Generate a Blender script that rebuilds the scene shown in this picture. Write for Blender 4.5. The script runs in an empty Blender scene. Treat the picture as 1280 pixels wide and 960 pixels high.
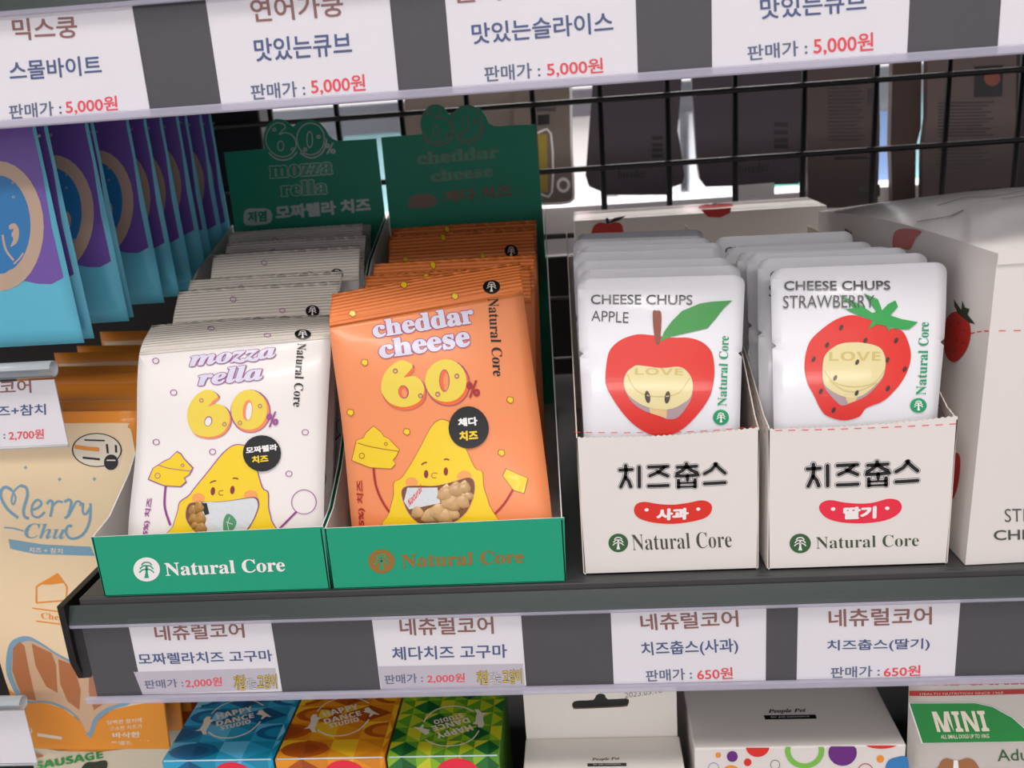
import bpy, bmesh, math, random
import numpy as np
from mathutils import Vector, Matrix
from mathutils.geometry import tessellate_polygon
random.seed(7)
D = bpy.data; SC = bpy.context.scene; COL = SC.collection

# ---------------------------------------------------------------- camera
cam_d = D.cameras.new('camera'); cam = D.objects.new('camera', cam_d); COL.objects.link(cam); SC.camera = cam
cam_d.sensor_width = 36.0; cam_d.lens = 36.0 * 1176 / 1280; cam_d.clip_start = .01
yaw, pitch, roll = math.radians(4.71), math.radians(16.65), math.radians(-4.15)
fwd = Vector((-math.sin(yaw) * math.cos(pitch), math.cos(yaw) * math.cos(pitch), -math.sin(pitch)))
rt0 = Vector((math.cos(yaw), math.sin(yaw), 0)); up0 = rt0.cross(fwd)
rt = rt0 * math.cos(roll) + up0 * math.sin(roll); upv = up0 * math.cos(roll) - rt0 * math.sin(roll)
M = Matrix((rt, upv, -fwd)).transposed().to_4x4(); M.translation = Vector((0, -.416, .2295))
cam.matrix_world = M
cam_d.dof.use_dof = True; cam_d.dof.focus_distance = .47; cam_d.dof.aperture_fstop = 14

# ---------------------------------------------------------------- world and light
W = D.worlds.new('shop_air'); SC.world = W; W.use_nodes = True
W.node_tree.nodes['Background'].inputs[0].default_value = (.95, .93, 1, 1)
W.node_tree.nodes['Background'].inputs[1].default_value = .75
def area(name, loc, size, power, color=(1, .97, .95), rot=(0, 0, 0)):
    l = D.lights.new(name, 'AREA'); l.shape = 'RECTANGLE'; l.size, l.size_y = size; l.energy = power; l.color = color
    o = D.objects.new(name, l); o.location = loc; o.rotation_euler = rot; COL.objects.link(o); return o
area('ceiling_light_front', (-.1, -.55, 1.62), (1.6, .35), 15)
area('ceiling_light_aisle', (.1, -2.8, 1.62), (2.4, .5), 45)
area('ceiling_light_behind', (.1, 1.5, 1.62), (2.4, .5), 55)
SC.view_settings.view_transform = 'Standard'; SC.view_settings.look = 'None'
SC.view_settings.exposure = -0.08; SC.view_settings.gamma = 1; SC.view_settings.use_curve_mapping = False

# ---------------------------------------------------------------- materials
def lin(h):
    h = h.lstrip('#'); c = [int(h[i:i + 2], 16) / 255 for i in (0, 2, 4)]
    return tuple(x / 12.92 if x <= .04045 else ((x + .055) / 1.055) ** 2.4 for x in c) + (1,)
MATS = {}
def mat(name, hexc='#808080', rough=.5, metal=0, coat=0, bump=None, noise=None, trans=0, spec=.5, emit=0):
    if name in MATS: return MATS[name]
    m = D.materials.new(name); m.use_nodes = True; nt = m.node_tree; b = nt.nodes['Principled BSDF']
    b.inputs['Base Color'].default_value = lin(hexc); b.inputs['Roughness'].default_value = rough
    b.inputs['Metallic'].default_value = metal; b.inputs['Coat Weight'].default_value = coat; b.inputs['Coat Roughness'].default_value = .12
    b.inputs['Specular IOR Level'].default_value = spec
    if trans:
        b.inputs['Transmission Weight'].default_value = 0
        b.inputs['Alpha'].default_value = 1 - trans
    if emit:
        b.inputs['Emission Color'].default_value = lin(hexc); b.inputs['Emission Strength'].default_value = emit
    N = nt.nodes.new; Lk = nt.links.new
    if noise:
        sc, amt = noise; t = N('ShaderNodeTexCoord'); n = N('ShaderNodeTexNoise'); n.inputs['Scale'].default_value = sc; n.inputs['Detail'].default_value = 5
        Lk(t.outputs['Object'], n.inputs['Vector']); r = N('ShaderNodeMapRange'); r.inputs['To Min'].default_value = 1 - amt; r.inputs['To Max'].default_value = 1 + amt * .5
        Lk(n.outputs['Fac'], r.inputs['Value']); mx = N('ShaderNodeMix'); mx.data_type = 'RGBA'; mx.blend_type = 'MULTIPLY'; mx.inputs['Factor'].default_value = 1
        mx.inputs[6].default_value = lin(hexc); Lk(r.outputs[0], mx.inputs[7]); Lk(mx.outputs[2], b.inputs['Base Color'])
    if bump:
        kind, sc, st = bump; t = N('ShaderNodeTexCoord'); bp = N('ShaderNodeBump'); bp.inputs['Strength'].default_value = st; bp.inputs['Distance'].default_value = .001
        if kind == 'ribs':
            w = N('ShaderNodeTexWave'); w.bands_direction = 'Y'; w.inputs['Scale'].default_value = sc; Lk(t.outputs['UV'], w.inputs['Vector']); h = w.outputs['Fac']
        else:
            n = N('ShaderNodeTexNoise'); n.inputs['Scale'].default_value = sc; n.inputs['Detail'].default_value = 3; Lk(t.outputs['Object'], n.inputs['Vector']); h = n.outputs['Fac']
        Lk(h, bp.inputs['Height']); Lk(bp.outputs[0], b.inputs['Normal'])
    MATS[name] = m; return m
# ---------------------------------------------------------------- surfaces: (u, s) on a sheet -> point in space
def _v(a): return np.array(a, float)
class Surf:
    """A bent sheet: rows (s, left point, right point), smooth along s, puffed out by `bulge`."""
    def __init__(self, rows, bulge=0.0, zone=(0, 1), crown=0.0):
        self.rows = [(r[0], _v(r[1]), _v(r[2])) for r in rows]
        self.bulge, self.zone, self.crown = bulge, zone, crown
    def base(self, u, s):
        R = self.rows
        if len(R) == 2:
            t = (s - R[0][0]) / (R[1][0] - R[0][0])
            L = R[0][1] * (1 - t) + R[1][1] * t; Q = R[0][2] * (1 - t) + R[1][2] * t
        else:
            i = 0
            while i < len(R) - 2 and s > R[i + 1][0]: i += 1
            h = R[i + 1][0] - R[i][0]; t = (s - R[i][0]) / h
            out = []
            for k in (1, 2):
                p0, p1 = R[i][k], R[i + 1][k]
                m0 = (p1 - p0) / h if i == 0 else (p1 - R[i - 1][k]) / (R[i + 1][0] - R[i - 1][0])
                m1 = (p1 - p0) / h if i == len(R) - 2 else (R[i + 2][k] - p0) / (R[i + 2][0] - R[i][0])
                if t < 0: out.append(p0 + m0 * t * h)
                elif t > 1: out.append(p1 + m1 * (t - 1) * h)
                else:
                    out.append((2*t**3-3*t*t+1)*p0 + (t**3-2*t*t+t)*h*m0 + (-2*t**3+3*t*t)*p1 + (t**3-t*t)*h*m1)
            L, Q = out
        return L * (1 - u) + Q * u
    def normal(self, u, s):
        e = 1e-3
        du = self.base(u + e, s) - self.base(u - e, s); ds = self.base(u, s + e) - self.base(u, s - e)
        n = np.cross(du, ds); return n / (np.linalg.norm(n) + 1e-12)
    def puff(self, u, s):
        if not (0 < u < 1): return 0.0
        z0, z1 = self.zone; t = (s - z0) / (z1 - z0)
        a = self.bulge * math.sin(math.pi * u) ** .75 * (1 - abs(2 * t - 1) ** 3.2) if 0 < t < 1 else 0.0
        return a + self.crown * math.sin(math.pi * u) * max(0.0, min(1.0, (s - z1) / .02))
    def pt(self, u, s, off=0.0, side=1):
        return self.base(u, s) + self.normal(u, s) * (side * self.puff(u, s) + off)

SURF = {'mozz':([(0,(-0.24,0.0105,0.003),(-0.1362,0.0105,0.003)),(0.03,(-0.2397,0.013,0.0281),(-0.13618,0.013,0.02939)),(0.075,(-0.2319,0.024,0.07303),(-0.13162,0.024,0.077)),(0.122,(-0.22747,0.037,0.11869),(-0.12668,0.037,0.12212)),(0.15,(-0.22982,0.062,0.1289),(-0.13288,0.062,0.12919))],0.005,(0,0.122),0.001),'ched':([(0,(-0.1215,0.0105,0.003),(-0.0205,0.0105,0.003)),(0.03,(-0.12188,0.013,0.02792),(-0.02027,0.013,0.02998)),(0.08,(-0.12123,0.017,0.08114),(-0.02395,0.034,0.07259)),(0.13,(-0.12317,0.024,0.13043),(-0.02957,0.052,0.13646)),(0.152,(-0.12366,0.038,0.14467),(-0.03113,0.068,0.15017))],0.006,(0,0.13),0.001),'apple':([(0,(-0.002,0.0125,0.008),(0.0705,0.0125,0.008)),(0.066,(-0.00244,0.014,0.07859),(0.07212,0.014,0.07703)),(0.1,(-0.0025,0.028,0.11486),(0.0756,0.028,0.11067)),(0.1365,(-0.00196,0.043,0.14391),(0.07947,0.043,0.14153))],0.0035,(0.05,0.128),0),'straw':([(0,(0.0895,0.0125,0.008),(0.162,0.0125,0.008)),(0.066,(0.08786,0.014,0.07788),(0.16353,0.014,0.07619)),(0.1,(0.08955,0.028,0.11387),(0.1698,0.028,0.11146)),(0.1365,(0.09149,0.043,0.14357),(0.17455,0.043,0.14216))],0.0035,(0.05,0.128),0)}
OUTL = {'hdr1':[(-0.261,0.001),(-0.144,0.001),(-0.144,0.15),(-0.14452,0.21078),(-0.17307,0.21088),(-0.17705,0.21296),(-0.17936,0.21564),(-0.18095,0.21978),(-0.18503,0.22507),(-0.19212,0.22745),(-0.20018,0.2266),(-0.20487,0.22341),(-0.2073,0.22508),(-0.21103,0.22874),(-0.21727,0.22977),(-0.22425,0.22573),(-0.22754,0.21939),(-0.22897,0.2134),(-0.22835,0.20888),(-0.2597,0.20851)],'hdr2':[(-0.142,0.001),(-0.025,0.001),(-0.0262,0.15),(-0.02736,0.21306),(-0.05708,0.21337),(-0.06108,0.21585),(-0.06277,0.22099),(-0.06701,0.22677),(-0.07408,0.22975),(-0.08038,0.22939),(-0.08595,0.22558),(-0.08977,0.22384),(-0.09246,0.22903),(-0.09692,0.23183),(-0.10327,0.23127),(-0.1085,0.22613),(-0.11086,0.21823),(-0.11066,0.21163),(-0.14082,0.21132)],'hang1':[(-0.00588,0.13799),(-0.00232,0.14681),(-0.00305,0.16835),(-0.00324,0.20697),(-0.00097,0.26787),(-0.04919,0.27136),(-0.05829,0.13948)],'hang2':[(0.08271,0.1387),(0.087,0.14559),(0.09549,0.14808),(0.09739,0.15471),(0.09585,0.16894),(0.09206,0.19532),(0.09567,0.2292),(0.09795,0.26072),(0.01823,0.26648),(0.0181,0.23633),(0.01201,0.18853),(0.00854,0.16047),(0.01119,0.15099),(0.02277,0.14521),(0.02629,0.14229)],'hang3':[(0.19831,0.14111),(0.20347,0.14783),(0.19975,0.25336),(0.10536,0.26018),(0.10562,0.23018),(0.10882,0.16808),(0.11129,0.15115),(0.11657,0.14387)],'hang4':[(0.26913,0.11527),(0.26833,0.18509),(0.2638,0.2617),(0.20289,0.26617),(0.20743,0.1263),(0.21468,0.11869)],'hang4b':[(0.30724,0.11288),(0.30528,0.1655),(0.30863,0.18236),(0.30523,0.25867),(0.28104,0.26044),(0.28271,0.17044),(0.28707,0.11414)],'hang5':[(0.38344,0.10277),(0.38484,0.1602),(0.37896,0.25327),(0.30523,0.25867),(0.30816,0.19086),(0.30614,0.16544),(0.30841,0.10745)],'hang6':[(0.46625,0.0976),(0.45353,0.24781),(0.3839,0.25291),(0.39211,0.10222)],'hang7':[(-0.29016,0.08977),(-0.2707,0.26005),(-0.33603,0.26119),(-0.36107,0.09004)],'hang8':[(-0.04894,0.19611),(-0.04622,0.25776),(-0.15049,0.255),(-0.15587,0.1962)]}
PLACE = {'mozz':[(-0.18839,0.11982,0.1385,0.02),(-0.19484,0.14805,0.14,0.0),(-0.18842,0.18043,0.15,0.02),(-0.19308,0.20868,0.153,-0.02),(-0.20035,0.247,0.156,0.03),(-0.20393,0.28814,0.1575,0.0)],'ched':[(-0.07884,0.13162,0.139,0.0),(-0.07965,0.14826,0.143,-0.03),(-0.07702,0.21801,0.15,0.03),(-0.07905,0.23361,0.153,-0.01),(-0.08828,0.29261,0.1575,0.04)],'apple':[(0.002,0.02,0.001,0,0.02),(-0.001,0.04,0.002,0,-0.03),(-0.001,0.062,0.0035,0.0,0.03),(0.0015,0.085,0.003,0,-0.02),(0.0,0.11,0.002,0.0,0.03),(-0.002,0.135,0.0,0.02,0),(0.001,0.16,0.0,0.04,0.02)],'straw':[(-0.003,0.02,0.0015,0,-0.02),(-0.004,0.04,0.001,0,0.03),(-0.006,0.065,-0.002,0,-0.03),(-0.0075,0.09,-0.003,0.0,0.02),(-0.009,0.125,-0.002,0.03,0.03)],'blue':[(0.07,0.0,0.0,0.0005),(0.11,0.0,0.04,0.001),(0.122,0.0,0.0,-0.001),(0.163,0.0,0.03,0.0),(0.185,0.0,-0.02,0.002),(0.205,0.0,0.02,0.003),(0.228,0.002,0.06,0.004),(0.25,0.0,0.0,0.002),(0.272,0.0,0.03,0.0035),(0.292,0.0,0.0,0.0035)],'merry':[(0.083,0.0,0.001),(0.1,0.002,0.0),(0.118,0.0,0.002),(0.138,0.001,0.0),(0.16,0.0,0.002),(0.185,0.003,0.0),(0.215,0.0,0.0),(0.25,0.002,0.0)]}
BOXX = [(-0.24493,-0.18184),(-0.18047,-0.1194),(-0.11795,-0.05673)]
TAB = (-0.04451,0.04261,-0.11935,0.04)
TABHOLE = [(-0.01683,-0.0984),(-0.01669,-0.097),(-0.01592,-0.09571),(-0.01424,-0.09516),(-0.01179,-0.09492),(-0.00808,-0.09497),(-0.00468,-0.09474),(-0.00356,-0.09329),(-0.00301,-0.09173),(-0.00177,-0.09097),(-0.00043,-0.09073),(0.00089,-0.09106),(0.00206,-0.09186),(0.00229,-0.09332),(0.00349,-0.09459),(0.00856,-0.09447),(0.01363,-0.09423),(0.01504,-0.09495),(0.0151,-0.09606),(0.01505,-0.09744),(0.0144,-0.09874),(0.01426,-0.0994),(0.01113,-0.09983),(-0.00127,-0.10029),(-0.01361,-0.10056),(-0.01634,-0.10045),(-0.01607,-0.10004),(-0.01666,-0.09936)]
DOT = (0.04767,0.15701)
KIB = (0.15931,0.34)
LUMPS = {'mozz':[(0.35096,0.04329,0.0026,0.001),(0.38158,0.04456,0.003,0.0012),(0.35546,0.03946,0.0028,0.0012),(0.39105,0.03915,0.0034,0.0012),(0.39628,0.03423,0.0034,0.0012),(0.36661,0.03617,0.0024,0.001)],'ched':[(0.49237,0.04719,0.0045,0.0014),(0.53946,0.04876,0.0045,0.0016),(0.58141,0.0494,0.0038,0.0012),(0.51761,0.04219,0.005,0.0016),(0.56876,0.04275,0.0045,0.0013),(0.44086,0.03792,0.005,0.0016),(0.40243,0.03623,0.004,0.0012),(0.47668,0.0357,0.0045,0.0014),(0.34762,0.03854,0.0035,0.001),(0.52344,0.03632,0.0035,0.001),(0.59786,0.04541,0.003,0.001)]}
# printed artwork of every sheet, in its own (u, s) coordinates, 1e-5 units:
# P polygon, Q smooth polygon, E ellipse, O and H ring, S stroke, R round-ended stroke, T text
ART = {
 'tag1': ('rail',[('T','maker_line','ink_brown',1,'네츄럴코어',[-22870,-2476],[-18141,-2434],[-22822,-1598],0.018,0.0),('T','product_line','ink_blue',1,'모짜렐라치즈 고구마',[-24025,-3874],[-16871,-3859],[-24016,-3218],0.018,0.0),('T','price_line','ink_slate',1,'판매가 :',[-23980,-5334],[-21887,-5277],[-23958,-4830],0.018,0.0),('T','price_line','ink_red',1,'2,000원',[-21757,-5362],[-19791,-5285],[-21719,-4811],0.018,0.0),('P','price_band','tag_grey',0,[-24425,-4298,-16803,-4275,-16813,-5527,-24193,-5689]),('T','shop_logo','ink_dark',2,'개밥',[-19187,-5561],[-18548,-5529],[-19101,-4658],0.05,0.02),('T','shop_logo','print_yellow',3,'개밥',[-19187,-5561],[-18548,-5529],[-19101,-4658],0.005,0.02),('T','shop_logo','ink_dark',2,'파는',[-18503,-5514],[-17969,-5496],[-18442,-4837],0.05,0.02),('T','shop_logo','paper',3,'파는',[-18503,-5514],[-17969,-5496],[-18442,-4837],0.005,0.02),('T','shop_logo','ink_dark',2,'고양이',[-17917,-5530],[-16851,-5494],[-17843,-4661],0.05,0.02),('T','shop_logo','print_yellow',3,'고양이',[-17917,-5530],[-16851,-5494],[-17843,-4661],0.005,0.02)]),
 'tag2': ('rail',[('T','maker_line','ink_brown',1,'네츄럴코어',[-10009,-2565],[-5264,-2607],[-9988,-1584],0.018,0.0),('T','product_line','ink_blue',1,'체다치즈 고구마',[-10575,-3996],[-4688,-4013],[-10548,-3231],0.018,0.0),('T','price_line','ink_slate',1,'판매가 :',[-11133,-5407],[-9141,-5350],[-11115,-4866],0.018,0.0),('T','price_line','ink_red',1,'2,000원',[-8911,-5420],[-6966,-5410],[-8887,-4881],0.018,0.0),('P','price_band','tag_grey',0,[-11378,-4335,-3896,-4395,-3891,-5763,-11364,-5721]),('T','shop_logo','ink_dark',2,'개밥',[-6344,-5585],[-5734,-5554],[-6332,-4748],0.05,0.02),('T','shop_logo','print_yellow',3,'개밥',[-6344,-5585],[-5734,-5554],[-6332,-4748],0.005,0.02),('T','shop_logo','ink_dark',2,'파는',[-5693,-5556],[-5072,-5541],[-5666,-4845],0.05,0.02),('T','shop_logo','paper',3,'파는',[-5693,-5556],[-5072,-5541],[-5666,-4845],0.005,0.02),('T','shop_logo','ink_dark',2,'고양이',[-5033,-5574],[-4012,-5522],[-5013,-4738],0.05,0.02),('T','shop_logo','print_yellow',3,'고양이',[-5033,-5574],[-4012,-5522],[-5013,-4738],0.005,0.02)]),
 'tag3': ('rail',[('T','maker_line','ink_brown',1,'네츄럴코어',[2145,-2670],[6901,-2597],[2093,-1767],0.018,0.0),('T','product_line','ink_blue',1,'치즈춥스(사과)',[2139,-4224],[6900,-4136],[2085,-3350],0.018,0.0),('T','price_line','ink_slate',1,'판매가 :',[2300,-5624],[4589,-5547],[2278,-4969],0.018,0.0),('T','price_line','ink_red',1,'650원',[4869,-5602],[6622,-5557],[4837,-4950],0.018,0.0)]),
 'tag4': ('rail',[('T','maker_line','ink_brown',1,'네츄럴코어',[11294,-2758],[16164,-2767],[11244,-1811],0.018,0.0),('T','product_line','ink_blue',1,'치즈춥스(딸기)',[11242,-4181],[16145,-4223],[11224,-3503],0.018,0.0),('T','price_line','ink_slate',1,'판매가 :',[11450,-5668],[13814,-5626],[11434,-5054],0.018,0.0),('T','price_line','ink_red',1,'650원',[14036,-5678],[15787,-5636],[14011,-5097],0.018,0.0)]),
 'utag1': ('rail',[('T','maker_line','ink_brown',1,'믹스쿵',[-23762,26953],[-20932,26875],[-23684,27807],0.018,0.0),('T','product_line','ink_blue',1,'스몰바이트',[-24307,25338],[-20178,25321],[-24235,26115],0.018,0.0),('T','price_line','ink_slate',1,'판매가 :',[-24701,23750],[-22314,23779],[-24624,24344],0.018,0.0),('T','price_line','ink_red',1,'5,000원',[-22098,23765],[-19764,23773],[-22037,24389],0.018,0.0)]),
 'utag2': ('rail',[('T','maker_line','ink_brown',1,'연어가쿵',[-13248,26907],[-9339,26869],[-13247,27818],0.018,0.0),('T','product_line','ink_blue',1,'맛있는큐브',[-13346,25347],[-9183,25337],[-13314,26245],0.018,0.0),('T','price_line','ink_slate',1,'판매가 :',[-13756,23805],[-11394,23806],[-13731,24430],0.018,0.0),('T','price_line','ink_red',1,'5,000원',[-11112,23819],[-8774,23820],[-11090,24505],0.018,0.0)]),
 'utag3': ('rail',[('T','maker_line','ink_brown',1,'연어가쿵',[-4700,26999],[-501,26990],[-4721,27759],0.018,0.0),('T','product_line','ink_blue',1,'맛있는슬라이스',[-4021,25364],[1816,25419],[-4034,26162],0.018,0.0),('T','price_line','ink_slate',1,'판매가 :',[-3635,23835],[-1295,23852],[-3632,24446],0.018,0.0),('T','price_line','ink_red',1,'5,000원',[-993,23831],[1333,23825],[-1001,24449],0.018,0.0)]),
 'utag4': ('rail',[('T','product_line','ink_blue',1,'맛있는큐브',[7825,25469],[11999,25463],[7778,26254],0.018,0.0),('T','price_line','ink_slate',1,'판매가 :',[7304,23895],[9702,23962],[7270,24481],0.018,0.0),('T','price_line','ink_red',1,'5,000원',[9971,23911],[12345,23906],[9934,24637],0.018,0.0)]),
 'ltag': ('holder',[('T','maker_line','ink_brown',1,'네츄럴코어',[-32852,10352],[-28462,10363],[-32743,11070],0.018,0.0),('T','product_line','ink_blue',1,'치즈+참치',[-31321,9165],[-27955,9148],[-31210,9746],0.018,0.0),('T','price_line','ink_slate',1,'판매가 :',[-32661,7894],[-30449,7910],[-32573,8367],0.018,0.0),('T','price_line','ink_red',1,'2,700원',[-30252,7811],[-28348,7826],[-30155,8356],0.018,0.0)]),
 'mozz': ('mozz',[('O','cheese_dots','ink_magenta',1,[35647,13929,37659,13894,36069,13676],0.773),('O','cheese_dots','ink_magenta',1,[66971,12797,68847,12774,67063,12626],0.773),('O','cheese_dots','ink_magenta',1,[9497,11768,11433,11748,9710,11590],0.773),('O','cheese_dots','ink_magenta',1,[20600,10061,22546,10046,20676,9911],0.773),('O','cheese_dots','ink_magenta',1,[11894,7736,13927,7723,11997,7576],0.773),('O','cheese_dots','ink_magenta',1,[43119,7038,45005,7025,43229,6887],0.773),('O','cheese_dots','ink_magenta',1,[89745,7592,91510,7575,89812,7438],0.773),('T','lettering','ink_magenta',1,'𝒎𝒐𝒛𝒛𝒂',[28391,11180],[72766,11250],[27219,11847],0.055,0.02),('T','lettering','pale_lilac',2,'𝒎𝒐𝒛𝒛𝒂',[28391,11180],[72766,11250],[27219,11847],0.025,0.02),('T','lettering','ink_magenta',1,'𝒓𝒆𝒍𝒍𝒂',[33793,10258],[67295,10287],[32057,11047],0.055,0.02),('T','lettering','pale_lilac',2,'𝒓𝒆𝒍𝒍𝒂',[33793,10258],[67295,10287],[32057,11047],0.025,0.02),('Q','number_sixty','ink_magenta',1,[38275,10009,42546,9920,45520,9639,42840,9442,40514,9194,44415,9289,48579,9170,51633,8824,52162,8326,49284,7874,44840,7692,39981,7696,34061,7892,30403,8330,29090,8821,29782,9290,33289,9773]),('Q','number_sixty','print_coral',2,[38294,9946,42440,9860,45325,9588,42721,9397,40461,9156,44249,9248,48294,9133,51260,8796,51774,8312,48978,7873,44662,7696,39943,7700,34196,7891,30645,8316,29369,8793,30040,9249,33448,9718]),('Q','number_sixty','print_cheese',3,[37545,10044,41696,9957,44589,9684,41984,9493,39724,9253,43515,9345,47564,9230,50533,8894,51046,8412,48242,7976,43917,7800,39191,7804,33440,7993,29894,8416,28624,8891,29296,9346,32701,9815]),('E','number_sixty','ink_magenta',4,[40077,8560,42080,8490,39383,8326]),('E','number_sixty','bag_white',5,[40085,8544,41672,8489,39499,8347]),('E','number_sixty','ink_magenta',1,[61662,8840,71987,8749,62234,7811]),('E','number_sixty','print_coral',2,[61841,8815,71507,8731,62382,7841]),('E','number_sixty','print_cheese',3,[60953,8922,70217,8842,61483,7970]),('E','number_sixty','print_coral',4,[60291,8920,62784,8872,59927,8435]),('E','number_sixty','bag_white',5,[60983,8869,62563,8841,60767,8457]),('T','percent_sign','ink_magenta',3,'%',[71168,8019],[76162,8131],[70016,8621],0.03,0),('O','number_sixty','ink_magenta',5,[35942,9578,37065,9569,35996,9479],0.692),('O','number_sixty','ink_magenta',5,[66478,9065,67551,9055,66537,8965],0.692),('O','number_sixty','ink_magenta',5,[56699,8350,57788,8340,56755,8247],0.692),('O','number_sixty','ink_magenta',5,[48714,8352,49818,8344,48769,8250],0.692),('E','flavour_badge','print_black',7,[68728,6791,78354,6713,69266,5933]),('T','flavour_badge','paper',8,'모짜렐라',[60908,6814],[76659,6856],[60465,7124],0.04,0.04),('T','flavour_badge','print_yellow',8,'치즈',[64270,6335],[72497,6347],[63711,6686],0.05,0.05),('T','maker_lettering','print_black',1,'𝐍𝐚𝐭𝐮𝐫𝐚𝐥 𝐂𝐨𝐫𝐞',[82967,12063],[83024,8884],[87513,11986],0,0),('E','brand_badge','print_black',1,[85403,12661,89602,12609,85497,12263]),('P','brand_badge','paper',2,[85047,12783,85714,12774,85802,12518,86208,12357,84733,12373,85063,12526]),('S','brand_badge','paper',2,55,1,[83816,12828,84614,12926,86101,12906,86933,12788]),('S','brand_badge','paper',2,53,1,[83364,12692,84268,12788,85378,12791,86493,12760,87436,12642]),('S','brand_badge','paper',2,50,1,[83211,12563,84114,12643,85403,12659,86704,12612,87644,12511]),('O','cheese_dots','ink_magenta',1,[82665,5726,84427,5712,82739,5583],0.773),('P','cheese_wedge','ink_magenta',1,[8807,5911,11003,6463,13871,6609,17250,6791,19958,6880,23833,7213,26227,7083,28264,6828,33654,6349,31914,6013,29347,5886,30718,5681,27796,5460,18602,5545]),('P','cheese_wedge','print_yellow',2,[9672,5937,11562,6443,14341,6584,17624,6753,20249,6839,23830,7155,25972,7039,27954,6791,32924,6336,31468,6039,28812,5901,30035,5726,27451,5517,18695,5599]),('S','cheese_wedge','ink_magenta',3,34,1,[14149,6593,20511,6394,33243,6181]),('O','cheese_wedge','ink_magenta',3,[14358,6077,16001,6069,14522,5937],0.778),('O','cheese_wedge','ink_magenta',3,[27694,6498,28667,6492,27775,6413],0.636),('S','cheese_wedge','print_purple',1,117,1,[19269,5565,19320,5022,20015,4469,23399,3632]),('Q','cartoon_figure','ink_magenta',1,[22939,2792,24545,3562,26623,4286,27552,4769,32219,5072,34377,5352,41362,6146,47653,6882,52719,7247,56871,7300,61565,7085,66334,6185,70110,5206,73053,4961,73571,4262,75031,3626,75646,2526]),('Q','cartoon_figure','print_yellow',2,[23456,2791,24978,3561,27144,4284,28101,4735,32606,5024,34923,5318,41903,6112,48112,6832,52917,7198,56898,7253,61168,7057,65851,6174,69640,5180,72585,4935,73095,4250,74554,3614,75172,2530]),('E','cartoon_figure','print_dark_red',3,[44884,5187,46067,5170,44816,4992]),('E','cartoon_figure','print_dark_red',3,[54878,5181,56038,5163,54794,4986]),('S','cartoon_figure','print_dark_red',3,64,1,[43047,5576,44512,5643,46181,5663]),('S','cartoon_figure','print_dark_red',3,63,1,[54657,5714,56143,5719,57504,5665]),('S','cartoon_figure','print_dark_red',3,32,1,[50235,5186,48405,5182,47981,5079,48716,4984,50385,4974]),('E','cartoon_figure','print_salmon',3,[37508,4892,40912,4874,37693,4644]),('E','cartoon_figure','print_salmon',3,[64381,4886,67872,4863,64497,4659]),('Q','window','ink_magenta',4,[31385,4190,32423,4602,35829,4713,49569,4680,57940,4732,66618,4784,68816,4460,67729,3995,64916,3444,61566,3041,53086,2667,43040,2716,36409,3296,32446,3776]),('Q','window','snack_shadow',5,[31767,4186,32786,4590,36124,4698,49588,4666,57795,4717,66304,4768,68460,4450,67394,3995,64637,3454,61356,3059,53051,2694,43202,2742,36690,3310,32805,3780]),('Q','sachet','foil',6,[39552,4651,49593,4659,57803,4702,65914,4740,68143,4437,67153,3996,64476,3472,60963,3104,53076,2729,44878,2770,42551,3327,41178,3985]),('P','sachet','ink_dark',7,[39383,4651,42249,4652,43880,4130,41566,4063]),('Q','sachet','sachet_green',7,[53168,4081,55828,3948,57755,3658,56540,3339,54049,3059,51609,3114,50984,3534,51582,3893]),('S','sachet','paper',8,24,1,[54446,3917,53274,3603,53925,3270]),('S','sachet','paper',8,24,0,[52609,3687,55892,3548]),('O','spoon','ink_magenta',1,[90479,4362,96655,4308,90565,3775],0.937),('S','spoon','print_purple',1,103,1,[87020,3945,82949,3567,76938,2988]),('T','ingredient_line','ink_magenta',1,'(0.35%) 치즈',[11246,2338],[13179,4984],[7565,2380],0.03,0)]),
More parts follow.
